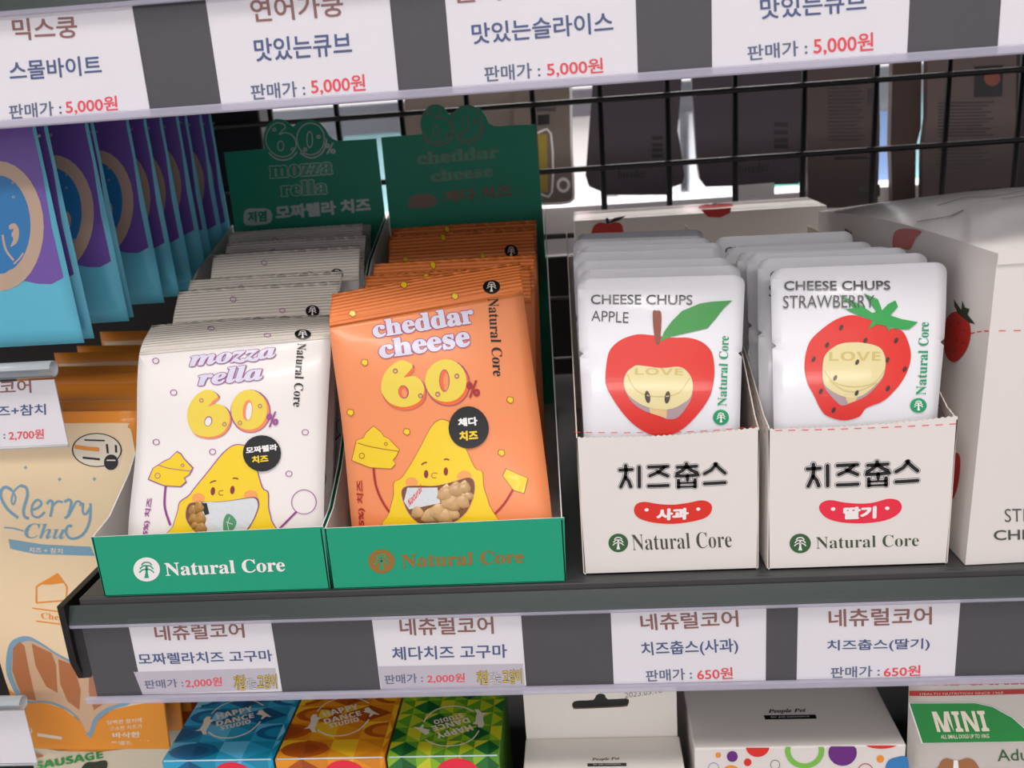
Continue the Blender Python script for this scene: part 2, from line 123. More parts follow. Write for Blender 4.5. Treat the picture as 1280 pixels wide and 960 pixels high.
 'ched': ('ched',[('P','cheese_dots','ink_rust',1,[35279,14829,36107,15122,38867,14995,39410,14670,37803,14539]),('P','cheese_dots','print_yellow',2,[35721,14830,36380,15063,38589,14963,39026,14702,37739,14597]),('P','cheese_dots','ink_rust',1,[62081,13463,63126,13698,65807,13594,66075,13344,64332,13251]),('P','cheese_dots','print_yellow',2,[62523,13463,63364,13649,65505,13568,65720,13367,64328,13292]),('P','cheese_dots','ink_rust',1,[9466,13551,10289,13799,12950,13688,13386,13420,11767,13320]),('P','cheese_dots','print_yellow',2,[9891,13551,10557,13748,12680,13660,13029,13446,11739,13365]),('P','cheese_dots','ink_rust',1,[13107,11070,14263,11260,16740,11197,16847,10996,15135,10903]),('P','cheese_dots','print_yellow',2,[13529,11073,14455,11225,16436,11175,16521,11013,15152,10939]),('P','cheese_dots','ink_rust',1,[2902,8742,4070,8956,6581,8918,6706,8706,4982,8589]),('P','cheese_dots','print_yellow',2,[3332,8750,4265,8922,6275,8891,6374,8722,4995,8628]),('P','cheese_dots','ink_rust',1,[29689,7796,30763,8002,33281,7958,33488,7750,31818,7640]),('P','cheese_dots','print_yellow',2,[30112,7803,30971,7967,32986,7932,33151,7766,31815,7678]),('P','cheese_dots','ink_rust',1,[83261,9032,84484,9202,87124,9159,87242,8984,85424,8894]),('P','cheese_dots','print_yellow',2,[83709,9037,84688,9173,86800,9138,86894,8998,85440,8927]),('T','lettering','ink_plum',1,'𝐜𝐡𝐞𝐝𝐝𝐚𝐫',[21223,12126],[72837,12094],[20814,12938],0.055,0.02),('T','lettering','pale_lilac',2,'𝐜𝐡𝐞𝐝𝐝𝐚𝐫',[21223,12126],[72837,12094],[20814,12938],0.028,0.02),('T','lettering','ink_plum',1,'𝐜𝐡𝐞𝐞𝐬𝐞',[22881,11167],[68958,11230],[22909,11980],0.055,0.02),('T','lettering','pale_lilac',2,'𝐜𝐡𝐞𝐞𝐬𝐞',[22881,11167],[68958,11230],[22909,11980],0.028,0.02),('Q','number_sixty','ink_plum',1,[33294,10938,37952,10804,39290,10605,35704,10305,34351,10183,39433,10205,42776,9979,43786,9621,41781,9172,36585,8901,30735,8851,25229,9063,21992,9517,22133,9954,24196,10373,27787,10702]),('Q','number_sixty','print_orange_deep',2,[33241,10861,37719,10733,39006,10542,35559,10253,34259,10134,39144,10157,42359,9939,43331,9595,41406,9162,36410,8901,30785,8852,25491,9057,22377,9493,22510,9913,24493,10316,27946,10633]),('Q','number_sixty','print_cheese',3,[32621,11003,37099,10873,38384,10681,34937,10393,33635,10275,38520,10295,41731,10076,42697,9733,40763,9303,35762,9045,30137,8999,24851,9204,21749,9639,21889,10059,23875,10461,27327,10777]),('E','number_sixty','ink_plum',4,[32334,9654,34930,9685,32586,9363]),('E','number_sixty','print_orange_deep',5,[32149,9655,34374,9681,32373,9396]),('E','number_sixty','bag_orange',6,[32632,9603,33930,9619,32801,9409]),('E','number_sixty','ink_plum',1,[54940,9868,66054,9800,53539,8938]),('E','number_sixty','print_orange_deep',2,[54916,9853,65366,9789,53583,8970]),('E','number_sixty','print_cheese',3,[53989,9980,64336,9914,52664,9119]),('E','number_sixty','ink_plum',4,[53265,10000,55886,9983,52541,9544]),('E','number_sixty','print_orange_deep',5,[53265,10000,55512,9985,52588,9575]),('E','number_sixty','bag_orange',6,[53940,9950,55250,9942,53360,9586]),('T','percent_sign','print_red_deep',3,'%',[64207,9252],[70231,9313],[64021,9842],0.03,0),('O','number_sixty','ink_plum',6,[29631,10579,30827,10569,29472,10475],0.615),('O','number_sixty','ink_plum',6,[40506,9450,41709,9444,40357,9346],0.615),('O','number_sixty','ink_plum',6,[59768,10144,60993,10136,59605,10049],0.615),('O','number_sixty','ink_plum',6,[49044,9469,50255,9463,48893,9368],0.615),('E','flavour_badge','print_black',7,[62654,7908,72752,7873,61796,6921]),('T','flavour_badge','paper',8,'체다',[57471,7989],[67312,8024],[57538,8391],0.05,0.05),('T','flavour_badge','print_yellow',8,'치즈',[57409,7298],[66814,7325],[57637,7775],0.05,0.05),('T','maker_lettering','print_black',1,'𝐍𝐚𝐭𝐮𝐫𝐚𝐥 𝐂𝐨𝐫𝐞',[81204,13047],[78244,10024],[86686,12989],0,0),('E','brand_badge','print_black',1,[83669,13649,88212,13557,83316,13237]),('P','brand_badge','print_cream',2,[83386,13778,84099,13762,83962,13503,84213,13335,82645,13363,83175,13518]),('S','brand_badge','print_cream',2,50,1,[82093,13837,83017,13924,84608,13888,85425,13764]),('S','brand_badge','print_cream',2,49,1,[81501,13704,82551,13792,83750,13783,84929,13740,85848,13614]),('S','brand_badge','print_cream',2,47,1,[81218,13573,82266,13647,83669,13650,85030,13590,85943,13480]),('P','cheese_dots','ink_rust',1,[75858,6601,76945,6820,79519,6770,79726,6546,78024,6430]),('P','cheese_dots','print_yellow',2,[76288,6608,77158,6783,79217,6743,79384,6564,78021,6471]),('P','cheese_wedge','ink_rust',1,[2972,6470,6324,7446,10006,7573,11494,7823,15645,8150,19145,7823,20219,7638,22702,7526,27538,6986,25889,6684,23929,6485,25152,6297,22886,6069,11983,6141]),('P','cheese_wedge','print_yellow',2,[3405,6489,6651,7436,10225,7558,11669,7802,15696,8118,19097,7801,20141,7622,22552,7513,27248,6989,25646,6696,23741,6502,24929,6320,22728,6099,12145,6169]),('S','cheese_wedge','ink_rust',3,37,1,[7009,7320,13856,7133,26825,6918]),('O','cheese_wedge','ink_rust',3,[8525,6708,10034,6711,8403,6566],0.75),('O','cheese_wedge','ink_rust',3,[20960,7274,21889,7273,20888,7185],0.6),('S','cheese_wedge','print_red_deep',1,114,1,[13913,6134,14386,5339,16738,4597,20396,3939]),('P','cheese_slice','ink_rust',1,[79447,5837,90307,5253,87752,4421,82571,4627,77481,5457]),('P','cheese_slice','print_yellow',2,[79714,5790,89860,5244,87477,4467,82632,4659,77877,5435]),('S','cheese_slice','print_red_deep',1,113,1,[82278,4681,77375,3955,71500,3390]),('Q','cartoon_figure','ink_rust',1,[18844,2874,20164,3889,22869,4752,23554,5408,28000,5674,36270,6846,42718,7871,46922,8298,51248,8353,56056,7960,60810,6837,64478,5918,67932,5691,68170,4950,70388,3941,71434,2549]),('Q','cartoon_figure','print_yellow',2,[19285,2921,20573,3919,23230,4768,23903,5414,28281,5676,36426,6830,42773,7841,46910,8263,51171,8317,55911,7929,60602,6822,64218,5916,67621,5693,67857,4963,70046,3969,71084,2599]),('E','cartoon_figure','print_dark_red',3,[39993,5765,41106,5759,39890,5561]),('E','cartoon_figure','print_dark_red',3,[49786,5842,50896,5835,49682,5636]),('S','cartoon_figure','print_dark_red',3,74,1,[37915,6225,39173,6312,40677,6342]),('S','cartoon_figure','print_dark_red',3,74,1,[49179,6431,50585,6452,51762,6400]),('S','cartoon_figure','ink_rust',3,37,1,[45568,5763,44013,5809,42668,5723,43150,5572,45003,5561]),('E','cartoon_figure','print_salmon',3,[32531,5402,35700,5387,32403,5161]),('E','cartoon_figure','print_salmon',3,[58716,5530,62226,5506,58561,5225]),('Q','window','ink_plum',4,[27295,4757,28689,5173,35245,5220,44769,5165,54359,5334,60599,5467,63429,5250,63097,4618,59211,3754,52238,3229,43525,3049,35970,3220,30137,3861]),('Q','window','snack_shadow',5,[27759,4751,29117,5157,35512,5202,44803,5149,54159,5313,60246,5443,63007,5231,62685,4615,58895,3772,52093,3260,43595,3084,36225,3252,30533,3877]),('P','sachet','foil',7,[30335,5152,45230,5070,46413,4279,30645,4051,28253,4466]),('T','sachet','print_red',8,'𝗡𝗮𝘁𝘂𝗿𝗮𝗹',[30717,4167],[37419,4911],[30284,4551],0,0),('T','ingredient_line','print_red_deep',1,'(0.35%) 치즈',[7254,2275],[8489,5501],[3307,2296],0.03,0),('T','weight_mark','print_red_deep',1,'𝟳𝟬𝗴',[75036,2624],[86904,2632],[75135,2989],0,0)]),
 'tray1': ('tray1',[('T','maker_lettering','paper',1,'𝐍𝐚𝐭𝐮𝐫𝐚𝐥 𝐂𝐨𝐫𝐞',[-21803,1085],[-15560,1128],[-21765,1838],0.008,0),('E','brand_logo','paper',1,[-22740,1498,-22042,1472,-22867,819]),('P','brand_logo','tray_green',2,[-22761,1700,-22645,1696,-22713,1296,-22701,1015,-22959,1024,-22842,1300]),('S','brand_logo','tray_green',2,74,1,[-22965,1751,-22796,1893,-22539,1883,-22425,1731]),('S','brand_logo','tray_green',2,74,1,[-23088,1545,-22897,1699,-22699,1716,-22511,1685,-22380,1519]),('S','brand_logo','tray_green',2,74,1,[-23160,1337,-22971,1479,-22736,1520,-22520,1462,-22387,1308])]),
 'tray2': ('tray2',[('T','maker_lettering','gold_ink',1,'𝐍𝐚𝐭𝐮𝐫𝐚𝐥 𝐂𝐨𝐫𝐞',[-9619,1122],[-3484,1142],[-9580,1856],0.008,0),('E','brand_logo','gold_ink',1,[-10603,1501,-9932,1476,-10677,837]),('P','brand_logo','tray_green',2,[-10635,1702,-10527,1698,-10564,1309,-10533,1036,-10776,1045,-10685,1313]),('S','brand_logo','tray_green',2,69,1,[-10830,1752,-10681,1890,-10440,1881,-10323,1733]),('S','brand_logo','tray_green',2,70,1,[-10932,1551,-10763,1701,-10579,1718,-10400,1688,-10266,1526]),('S','brand_logo','tray_green',2,70,1,[-10985,1348,-10818,1487,-10600,1527,-10394,1471,-10258,1321])]),
 'hdr1': ('hdr1',[('S','number_sixty','header_ink',1,72,1,[-21609,22688,-21170,22558,-21077,22310,-21412,22051,-21592,21841,-21128,21951,-20676,21749,-20461,21380,-20471,20924,-20859,20440,-21480,20225,-22097,20420,-22541,20909,-22672,21478,-22438,22120,-22002,22544,-21609,22688]),('S','number_sixty','header_ink',1,95,1,[-22586,20606,-22134,20166,-21511,20002,-20901,20136,-20452,20515]),('S','number_sixty','header_ink',1,73,1,[-18277,21305,-18411,20880,-18683,20528,-19052,20305,-19461,20245,-19847,20358,-20151,20626,-20326,21007,-20345,21443,-20207,21867,-19934,22215,-19567,22434,-19161,22491,-18779,22380,-18477,22116,-18300,21739,-18277,21305]),('S','number_sixty','header_ink',1,94,1,[-20215,20449,-19778,20113,-19255,20027,-18632,20293,-18243,20826,-18126,21325]),('S','number_sixty','header_ink',1,62,1,[-19168,21324,-19213,21110,-19283,20930,-19368,20813,-19454,20775,-19530,20823,-19582,20950,-19603,21136,-19590,21352,-19545,21566,-19475,21745,-19390,21861,-19304,21898,-19229,21850,-19177,21725,-19156,21540,-19168,21324]),('S','number_sixty','header_ink',1,62,1,[-21378,21015,-21415,20885,-21481,20777,-21568,20708,-21661,20687,-21747,20720,-21812,20799,-21846,20914,-21845,21046,-21809,21176,-21742,21284,-21656,21353,-21563,21373,-21477,21341,-21412,21262,-21377,21147,-21378,21015]),('O','number_sixty','header_ink',1,[-21911,22216,-21764,22206,-21932,22076],0.5),('O','number_sixty','header_ink',1,[-20733,20728,-20585,20718,-20753,20586],0.5),('O','number_sixty','header_ink',1,[-18699,21495,-18551,21485,-18717,21354],0.5),('O','number_sixty','header_ink',1,[-19812,20656,-19664,20646,-19831,20515],0.5),('T','number_sixty','header_ink',1,'%',[-18318,20241],[-17574,20223],[-18329,20984],0.02,0),('T','lettering','header_ink',1,'𝐦𝐨𝐳𝐳𝐚',[-22773,18742],[-17964,18741],[-22708,19628],0.05,0.02),('T','lettering','tray_green',2,'𝐦𝐨𝐳𝐳𝐚',[-22773,18742],[-17964,18741],[-22708,19628],0.022,0.02),('T','lettering','header_ink',1,'𝐫𝐞𝐥𝐥𝐚',[-22104,17363],[-18550,17346],[-22015,18444],0.05,0.02),('T','lettering','tray_green',2,'𝐫𝐞𝐥𝐥𝐚',[-22104,17363],[-18550,17346],[-22015,18444],0.022,0.02),('Q','lettering','header_ink',1,[-25197,16077,-24898,16590,-24072,16612,-23261,16540,-22989,16152,-23099,15627,-23595,15391,-25077,15429]),('T','lettering','tray_green',2,'저염',[-24943,15581],[-23455,15596],[-24846,16427],0.05,0.05),('T','lettering','header_ink',1,'모짜렐라 치즈',[-22732,15658],[-15419,15837],[-22688,16715],0.05,0.05)]),
 'hdr2': ('hdr2',[('S','number_sixty','header_brown',1,73,1,[-10088,23023,-9640,22890,-9534,22638,-9859,22374,-10029,22160,-9568,22272,-9104,22066,-8869,21691,-8856,21226,-9224,20733,-9838,20515,-10468,20713,-10940,21212,-11099,21791,-10895,22445,-10477,22877,-10088,23023]),('S','number_sixty','header_brown',1,96,1,[-10970,20903,-10493,20455,-9859,20287,-9251,20424,-8818,20810]),('S','number_sixty','header_brown',1,73,1,[-6668,21613,-6782,21180,-7038,20823,-7398,20596,-7807,20535,-8201,20649,-8520,20922,-8715,21311,-8756,21755,-8638,22187,-8379,22540,-8020,22763,-7615,22822,-7225,22708,-6908,22439,-6712,22055,-6668,21613]),('S','number_sixty','header_brown',1,94,1,[-8576,20742,-8120,20400,-7589,20312,-6975,20582,-6610,21126,-6516,21633]),('S','number_sixty','header_brown',1,63,1,[-7565,21633,-7599,21415,-7661,21232,-7741,21112,-7826,21074,-7904,21123,-7963,21252,-7994,21442,-7991,21662,-7956,21880,-7895,22061,-7815,22180,-7730,22218,-7652,22169,-7594,22041,-7563,21853,-7565,21633]),('S','number_sixty','header_brown',1,63,1,[-9774,21319,-9804,21187,-9866,21077,-9950,21006,-10043,20985,-10131,21018,-10200,21099,-10240,21216,-10246,21351,-10215,21483,-10153,21593,-10070,21663,-9977,21684,-9890,21651,-9820,21570,-9780,21454,-9774,21319]),('O','number_sixty','header_brown',1,[-10369,22542,-10220,22532,-10383,22400],0.5),('O','number_sixty','header_brown',1,[-9111,21026,-8961,21016,-9124,20882],0.5),('O','number_sixty','header_brown',1,[-7101,21806,-6952,21796,-7113,21664],0.5),('O','number_sixty','header_brown',1,[-8181,20953,-8031,20943,-8193,20809],0.5),('T','lettering','header_brown',1,'𝐜𝐡𝐞𝐝𝐝𝐚𝐫',[-11578,18992],[-5505,19108],[-11577,19869],0.05,0.02),('T','lettering','tray_green',2,'𝐜𝐡𝐞𝐝𝐝𝐚𝐫',[-11578,18992],[-5505,19108],[-11577,19869],0.022,0.02),('T','lettering','header_brown',1,'𝐜𝐡𝐞𝐞𝐬𝐞',[-10686,17686],[-6079,17805],[-10682,18519],0.05,0.02),('T','lettering','tray_green',2,'𝐜𝐡𝐞𝐞𝐬𝐞',[-10686,17686],[-6079,17805],[-10682,18519],0.022,0.02),('Q','lettering','header_brown',1,[-12526,16224,-12289,16738,-11462,16896,-10716,16796,-10403,16460,-10480,16095,-11021,15864,-12429,15899]),('T','lettering','header_brown',1,'체다 치즈',[-9863,16109],[-4753,16259],[-9835,17003],0.05,0.05)]),
 'box3': ('box3',[('S','tear_line','print_red',1,37,0,[-699,7657,-385,7634]),('S','tear_line','print_red',1,37,0,[-142,7614,172,7593]),('S','tear_line','print_red',1,37,0,[457,7577,770,7558]),('S','tear_line','print_red',1,37,0,[1055,7540,1368,7523]),('S','tear_line','print_red',1,37,0,[1667,7509,1979,7496]),('S','tear_line','print_red',1,37,0,[2278,7488,2590,7475]),('S','tear_line','print_red',1,37,0,[2866,7460,3177,7447]),('S','tear_line','print_red',1,37,0,[3460,7436,3771,7429]),('S','tear_line','print_red',1,37,0,[4068,7429,4379,7424]),('S','tear_line','print_red',1,37,0,[4668,7415,4978,7412]),('S','tear_line','print_red',1,37,0,[5280,7413,5589,7416]),('S','tear_line','print_red',1,36,0,[5877,7419,6186,7429]),('S','tear_line','print_red',1,36,0,[6473,7447,6781,7465]),('S','tear_line','print_red',1,36,0,[7047,7479,7354,7499]),('S','tear_line','print_red',1,36,0,[7626,7518,7933,7539]),('R','lettering','ink_grey',1,276,0,[1694,5826,1702,5639]),('R','lettering','ink_grey',1,278,0,[1413,5605,1715,5607,1989,5610]),('R','lettering','ink_grey',1,277,0,[1715,5591,1644,5212,1424,4726]),('R','lettering','ink_grey',1,280,0,[1673,5210,1818,5008,1902,4721]),('R','lettering','ink_grey',1,279,0,[2337,5719,2314,4703]),('R','lettering','ink_grey',1,276,0,[2796,5698,3240,5694,3698,5697]),('R','lettering','ink_grey',1,274,0,[3526,5650,3234,5415,2841,5245]),('R','lettering','ink_grey',1,276,0,[3220,5431,3447,5327,3688,5200]),('R','lettering','ink_grey',1,279,0,[2769,4715,3216,4704,3691,4707]),('R','lettering','ink_grey',1,276,0,[4592,5788,4597,5664]),('R','lettering','ink_grey',1,275,0,[4169,5629,4597,5633,5067,5643]),('R','lettering','ink_grey',1,275,0,[4568,5619,4380,5441,4134,5312]),('R','lettering','ink_grey',1,277,0,[4625,5616,4808,5453,5077,5317]),('R','lettering','ink_grey',1,277,0,[4103,5173,4661,5172,5133,5190]),('R','lettering','ink_grey',1,278,0,[4632,5158,4629,4963]),('R','lettering','ink_grey',1,279,0,[4199,4951,4192,4591]),('R','lettering','ink_grey',1,279,0,[4987,4947,4989,4580]),('R','lettering','ink_grey',1,216,0,[4196,4802,4985,4799]),('R','lettering','ink_grey',1,217,0,[4193,4606,4989,4595]),('R','lettering','ink_grey',1,276,0,[5977,5679,5769,5418,5447,5238]),('R','lettering','ink_grey',1,274,0,[5977,5679,6195,5438,6415,5227]),('R','lettering','ink_grey',1,276,0,[5442,4724,5942,4726,6412,4737]),('R','lettering','paper',2,224,0,[1694,5826,1702,5639]),('R','lettering','paper',2,225,0,[1413,5605,1715,5607,1989,5610]),('R','lettering','paper',2,225,0,[1715,5591,1644,5212,1424,4726]),('R','lettering','paper',2,227,0,[1673,5210,1818,5008,1902,4721]),('R','lettering','paper',2,226,0,[2337,5719,2314,4703]),('R','lettering','paper',2,223,0,[2796,5698,3240,5694,3698,5697]),('R','lettering','paper',2,222,0,[3526,5650,3234,5415,2841,5245]),('R','lettering','paper',2,223,0,[3220,5431,3447,5327,3688,5200]),('R','lettering','paper',2,226,0,[2769,4715,3216,4704,3691,4707]),('R','lettering','paper',2,223,0,[4592,5788,4597,5664]),('R','lettering','paper',2,223,0,[4169,5629,4597,5633,5067,5643]),('R','lettering','paper',2,223,0,[4568,5619,4380,5441,4134,5312]),('R','lettering','paper',2,225,0,[4625,5616,4808,5453,5077,5317]),('R','lettering','paper',2,225,0,[4103,5173,4661,5172,5133,5190]),('R','lettering','paper',2,225,0,[4632,5158,4629,4963]),('R','lettering','paper',2,226,0,[4199,4951,4192,4591]),('R','lettering','paper',2,226,0,[4987,4947,4989,4580]),('R','lettering','paper',2,164,0,[4196,4802,4985,4799]),('R','lettering','paper',2,165,0,[4193,4606,4989,4595]),('R','lettering','paper',2,223,0,[5977,5679,5769,5418,5447,5238]),('R','lettering','paper',2,222,0,[5977,5679,6195,5438,6415,5227]),('R','lettering','paper',2,223,0,[5442,4724,5942,4726,6412,4737]),('R','lettering','print_black',3,171,0,[1694,5826,1702,5639]),('R','lettering','print_black',3,173,0,[1413,5605,1715,5607,1989,5610]),('R','lettering','print_black',3,172,0,[1715,5591,1644,5212,1424,4726]),('R','lettering','print_black',3,174,0,[1673,5210,1818,5008,1902,4721]),('R','lettering','print_black',3,174,0,[2337,5719,2314,4703]),('R','lettering','print_black',3,171,0,[2796,5698,3240,5694,3698,5697]),('R','lettering','print_black',3,170,0,[3526,5650,3234,5415,2841,5245]),('R','lettering','print_black',3,171,0,[3220,5431,3447,5327,3688,5200]),('R','lettering','print_black',3,174,0,[2769,4715,3216,4704,3691,4707]),('R','lettering','print_black',3,171,0,[4592,5788,4597,5664]),('R','lettering','print_black',3,171,0,[4169,5629,4597,5633,5067,5643]),('R','lettering','print_black',3,171,0,[4568,5619,4380,5441,4134,5312]),('R','lettering','print_black',3,172,0,[4625,5616,4808,5453,5077,5317]),('R','lettering','print_black',3,172,0,[4103,5173,4661,5172,5133,5190]),('R','lettering','print_black',3,173,0,[4632,5158,4629,4963]),('R','lettering','print_black',3,174,0,[4199,4951,4192,4591]),('R','lettering','print_black',3,174,0,[4987,4947,4989,4580]),('R','lettering','print_black',3,112,0,[4196,4802,4985,4799]),('R','lettering','print_black',3,112,0,[4193,4606,4989,4595]),('R','lettering','print_black',3,171,0,[5977,5679,5769,5418,5447,5238]),('R','lettering','print_black',3,170,0,[5977,5679,6195,5438,6415,5227]),('R','lettering','print_black',3,171,0,[5442,4724,5942,4726,6412,4737]),('Q','flavour_patch','print_red',1,[2019,3415,2140,3769,2543,3887,3192,3748,3915,3678,4639,3743,5288,3850,5682,3699,5788,3377,5568,2988,4986,2772,3895,2655,2877,2777,2227,3045]),('T','flavour_patch','paper',2,'사과',[3083,2865],[4647,2858],[3114,3497],0.06,0.06),('E','flavour_patch','paper',2,[2633,3461,2735,3457,2630,3373]),('E','flavour_patch','paper',2,[5125,3397,5226,3393,5123,3310]),('E','brand_logo','leaf_green',1,[1191,1732,1677,1713,1172,1224]),('P','brand_logo','paper',2,[1156,1886,1236,1883,1230,1585,1266,1377,1089,1383,1141,1588]),('S','brand_logo','paper',2,51,1,[1012,1923,1113,2029,1290,2022,1383,1909]),('S','brand_logo','paper',2,51,1,[948,1770,1063,1885,1197,1898,1329,1874,1435,1751]),('S','brand_logo','paper',2,51,1,[920,1615,1035,1721,1191,1752,1345,1709,1452,1595]),('T','maker_lettering','ink_charcoal',1,'𝐍𝐚𝐭𝐮𝐫𝐚𝐥 𝐂𝐨𝐫𝐞',[1892,1290],[6741,1277],[1842,2163],-0.008,-0.008)]),
 'box4': ('box4',[('S','tear_line','print_pink',1,39,0,[8740,7315,9071,7308]),('S','tear_line','print_pink',1,39,0,[9341,7304,9671,7294]),('S','tear_line','print_pink',1,39,0,[9956,7282,10285,7273]),('S','tear_line','print_pink',1,39,0,[10561,7269,10890,7262]),('S','tear_line','print_pink',1,39,0,[11159,7255,11486,7251]),('S','tear_line','print_pink',1,39,0,[11769,7249,12096,7247]),('S','tear_line','print_pink',1,39,0,[12379,7245,12705,7242]),('S','tear_line','print_pink',1,39,0,[12994,7239,13320,7237]),('S','tear_line','print_pink',1,39,0,[13608,7233,13933,7233]),('S','tear_line','print_pink',1,39,0,[14213,7235,14538,7237]),('S','tear_line','print_pink',1,39,0,[14825,7238,15148,7240]),('S','tear_line','print_pink',1,38,0,[15442,7241,15765,7242]),('S','tear_line','print_pink',1,39,0,[16065,7242,16387,7245]),('S','tear_line','print_pink',1,38,0,[16686,7251,17007,7257]),('R','lettering','ink_grey',1,294,0,[10535,5534,10554,5345]),('R','lettering','ink_grey',1,292,0,[10262,5307,10570,5313,10848,5320]),('R','lettering','ink_grey',1,294,0,[10570,5297,10520,4912,10324,4417]),('R','lettering','ink_grey',1,296,0,[10549,4911,10708,4708,10810,4418]),('R','lettering','ink_grey',1,296,0,[11195,5434,11230,4406]),('R','lettering','ink_grey',1,294,0,[11663,5420,12114,5421,12579,5429]),('R','lettering','ink_grey',1,294,0,[12406,5380,12123,5138,11734,4961]),('R','lettering','ink_grey',1,294,0,[12108,5154,12345,5052,12597,4926]),('R','lettering','ink_grey',1,296,0,[11692,4424,12146,4418,12629,4427]),('R','lettering','ink_grey',1,291,0,[13481,5533,13494,5408]),('R','lettering','ink_grey',1,292,0,[13061,5367,13495,5377,13972,5393]),('R','lettering','ink_grey',1,292,0,[13467,5362,13285,5180,13044,5046]),('R','lettering','ink_grey',1,292,0,[13525,5360,13720,5197,14001,5063]),('R','lettering','ink_grey',1,292,0,[13020,4905,13587,4911,14065,4935]),('R','lettering','ink_grey',1,292,0,[13558,4896,13566,4699]),('R','lettering','ink_grey',1,294,0,[13130,4681,13144,4316]),('R','lettering','ink_grey',1,294,0,[13930,4687,13954,4315]),('R','lettering','ink_grey',1,229,0,[13136,4530,13937,4537]),('R','lettering','ink_grey',1,232,0,[13144,4332,13953,4331]),('R','lettering','ink_grey',1,291,0,[14894,5441,14698,5174,14381,4988]),('R','lettering','ink_grey',1,292,0,[14894,5441,15129,5200,15364,4989]),('R','lettering','ink_grey',1,294,0,[14405,4468,14913,4476,15390,4493]),('R','lettering','paper',2,238,0,[10535,5534,10554,5345]),('R','lettering','paper',2,237,0,[10262,5307,10570,5313,10848,5320]),('R','lettering','paper',2,238,0,[10570,5297,10520,4912,10324,4417]),('R','lettering','paper',2,240,0,[10549,4911,10708,4708,10810,4418]),('R','lettering','paper',2,240,0,[11195,5434,11230,4406]),('R','lettering','paper',2,238,0,[11663,5420,12114,5421,12579,5429]),('R','lettering','paper',2,238,0,[12406,5380,12123,5138,11734,4961]),('R','lettering','paper',2,238,0,[12108,5154,12345,5052,12597,4926]),('R','lettering','paper',2,240,0,[11692,4424,12146,4418,12629,4427]),('R','lettering','paper',2,236,0,[13481,5533,13494,5408]),('R','lettering','paper',2,237,0,[13061,5367,13495,5377,13972,5393]),('R','lettering','paper',2,237,0,[13467,5362,13285,5180,13044,5046]),('R','lettering','paper',2,237,0,[13525,5360,13720,5197,14001,5063]),('R','lettering','paper',2,237,0,[13020,4905,13587,4911,14065,4935]),('R','lettering','paper',2,237,0,[13558,4896,13566,4699]),('R','lettering','paper',2,238,0,[13130,4681,13144,4316]),('R','lettering','paper',2,238,0,[13930,4687,13954,4315]),('R','lettering','paper',2,174,0,[13136,4530,13937,4537]),('R','lettering','paper',2,176,0,[13144,4332,13953,4331]),('R','lettering','paper',2,236,0,[14894,5441,14698,5174,14381,4988]),('R','lettering','paper',2,237,0,[14894,5441,15129,5200,15364,4989]),('R','lettering','paper',2,238,0,[14405,4468,14913,4476,15390,4493]),('R','lettering','print_black',3,183,0,[10535,5534,10554,5345]),('R','lettering','print_black',3,182,0,[10262,5307,10570,5313,10848,5320]),('R','lettering','print_black',3,183,0,[10570,5297,10520,4912,10324,4417]),('R','lettering','print_black',3,184,0,[10549,4911,10708,4708,10810,4418]),('R','lettering','print_black',3,184,0,[11195,5434,11230,4406]),('R','lettering','print_black',3,183,0,[11663,5420,12114,5421,12579,5429]),('R','lettering','print_black',3,183,0,[12406,5380,12123,5138,11734,4961]),('R','lettering','print_black',3,183,0,[12108,5154,12345,5052,12597,4926]),('R','lettering','print_black',3,184,0,[11692,4424,12146,4418,12629,4427]),('R','lettering','print_black',3,181,0,[13481,5533,13494,5408]),('R','lettering','print_black',3,182,0,[13061,5367,13495,5377,13972,5393]),('R','lettering','print_black',3,182,0,[13467,5362,13285,5180,13044,5046]),('R','lettering','print_black',3,182,0,[13525,5360,13720,5197,14001,5063]),('R','lettering','print_black',3,182,0,[13020,4905,13587,4911,14065,4935]),('R','lettering','print_black',3,182,0,[13558,4896,13566,4699]),('R','lettering','print_black',3,183,0,[13130,4681,13144,4316]),('R','lettering','print_black',3,183,0,[13930,4687,13954,4315]),('R','lettering','print_black',3,118,0,[13136,4530,13937,4537]),('R','lettering','print_black',3,120,0,[13144,4332,13953,4331]),('R','lettering','print_black',3,181,0,[14894,5441,14698,5174,14381,4988]),('R','lettering','print_black',3,182,0,[14894,5441,15129,5200,15364,4989]),('R','lettering','print_black',3,183,0,[14405,4468,14913,4476,15390,4493]),('Q','flavour_patch','print_pink',1,[10875,3162,10944,3499,11360,3651,12050,3495,12814,3404,13419,3437,14093,3603,14551,3491,14733,3171,14584,2795,13991,2478,13004,2364,11929,2459,11231,2720]),('T','flavour_patch','paper',2,'딸기',[12001,2602],[13567,2598],[11996,3260],0.06,0.06),('E','flavour_patch','paper',2,[11518,3178,11625,3173,11520,3084]),('E','flavour_patch','paper',2,[14054,3114,14161,3110,14058,3021]),('E','brand_logo','leaf_green',1,[10002,1410,10514,1390,10011,884]),('P','brand_logo','paper',2,[9957,1571,10041,1568,10051,1255,10102,1036,9915,1044,9958,1259]),('S','brand_logo','paper',2,54,1,[9803,1611,9903,1722,10089,1714,10194,1595]),('S','brand_logo','paper',2,54,1,[9745,1450,9859,1570,9999,1584,10139,1559,10258,1430]),('S','brand_logo','paper',2,54,1,[9724,1287,9839,1398,10001,1430,10165,1385,10284,1265]),('T','maker_lettering','ink_green',1,'𝐍𝐚𝐭𝐮𝐫𝐚𝐥 𝐂𝐨𝐫𝐞',[10785,1091],[15637,1052],[10747,1729],-0.008,-0.008)]),
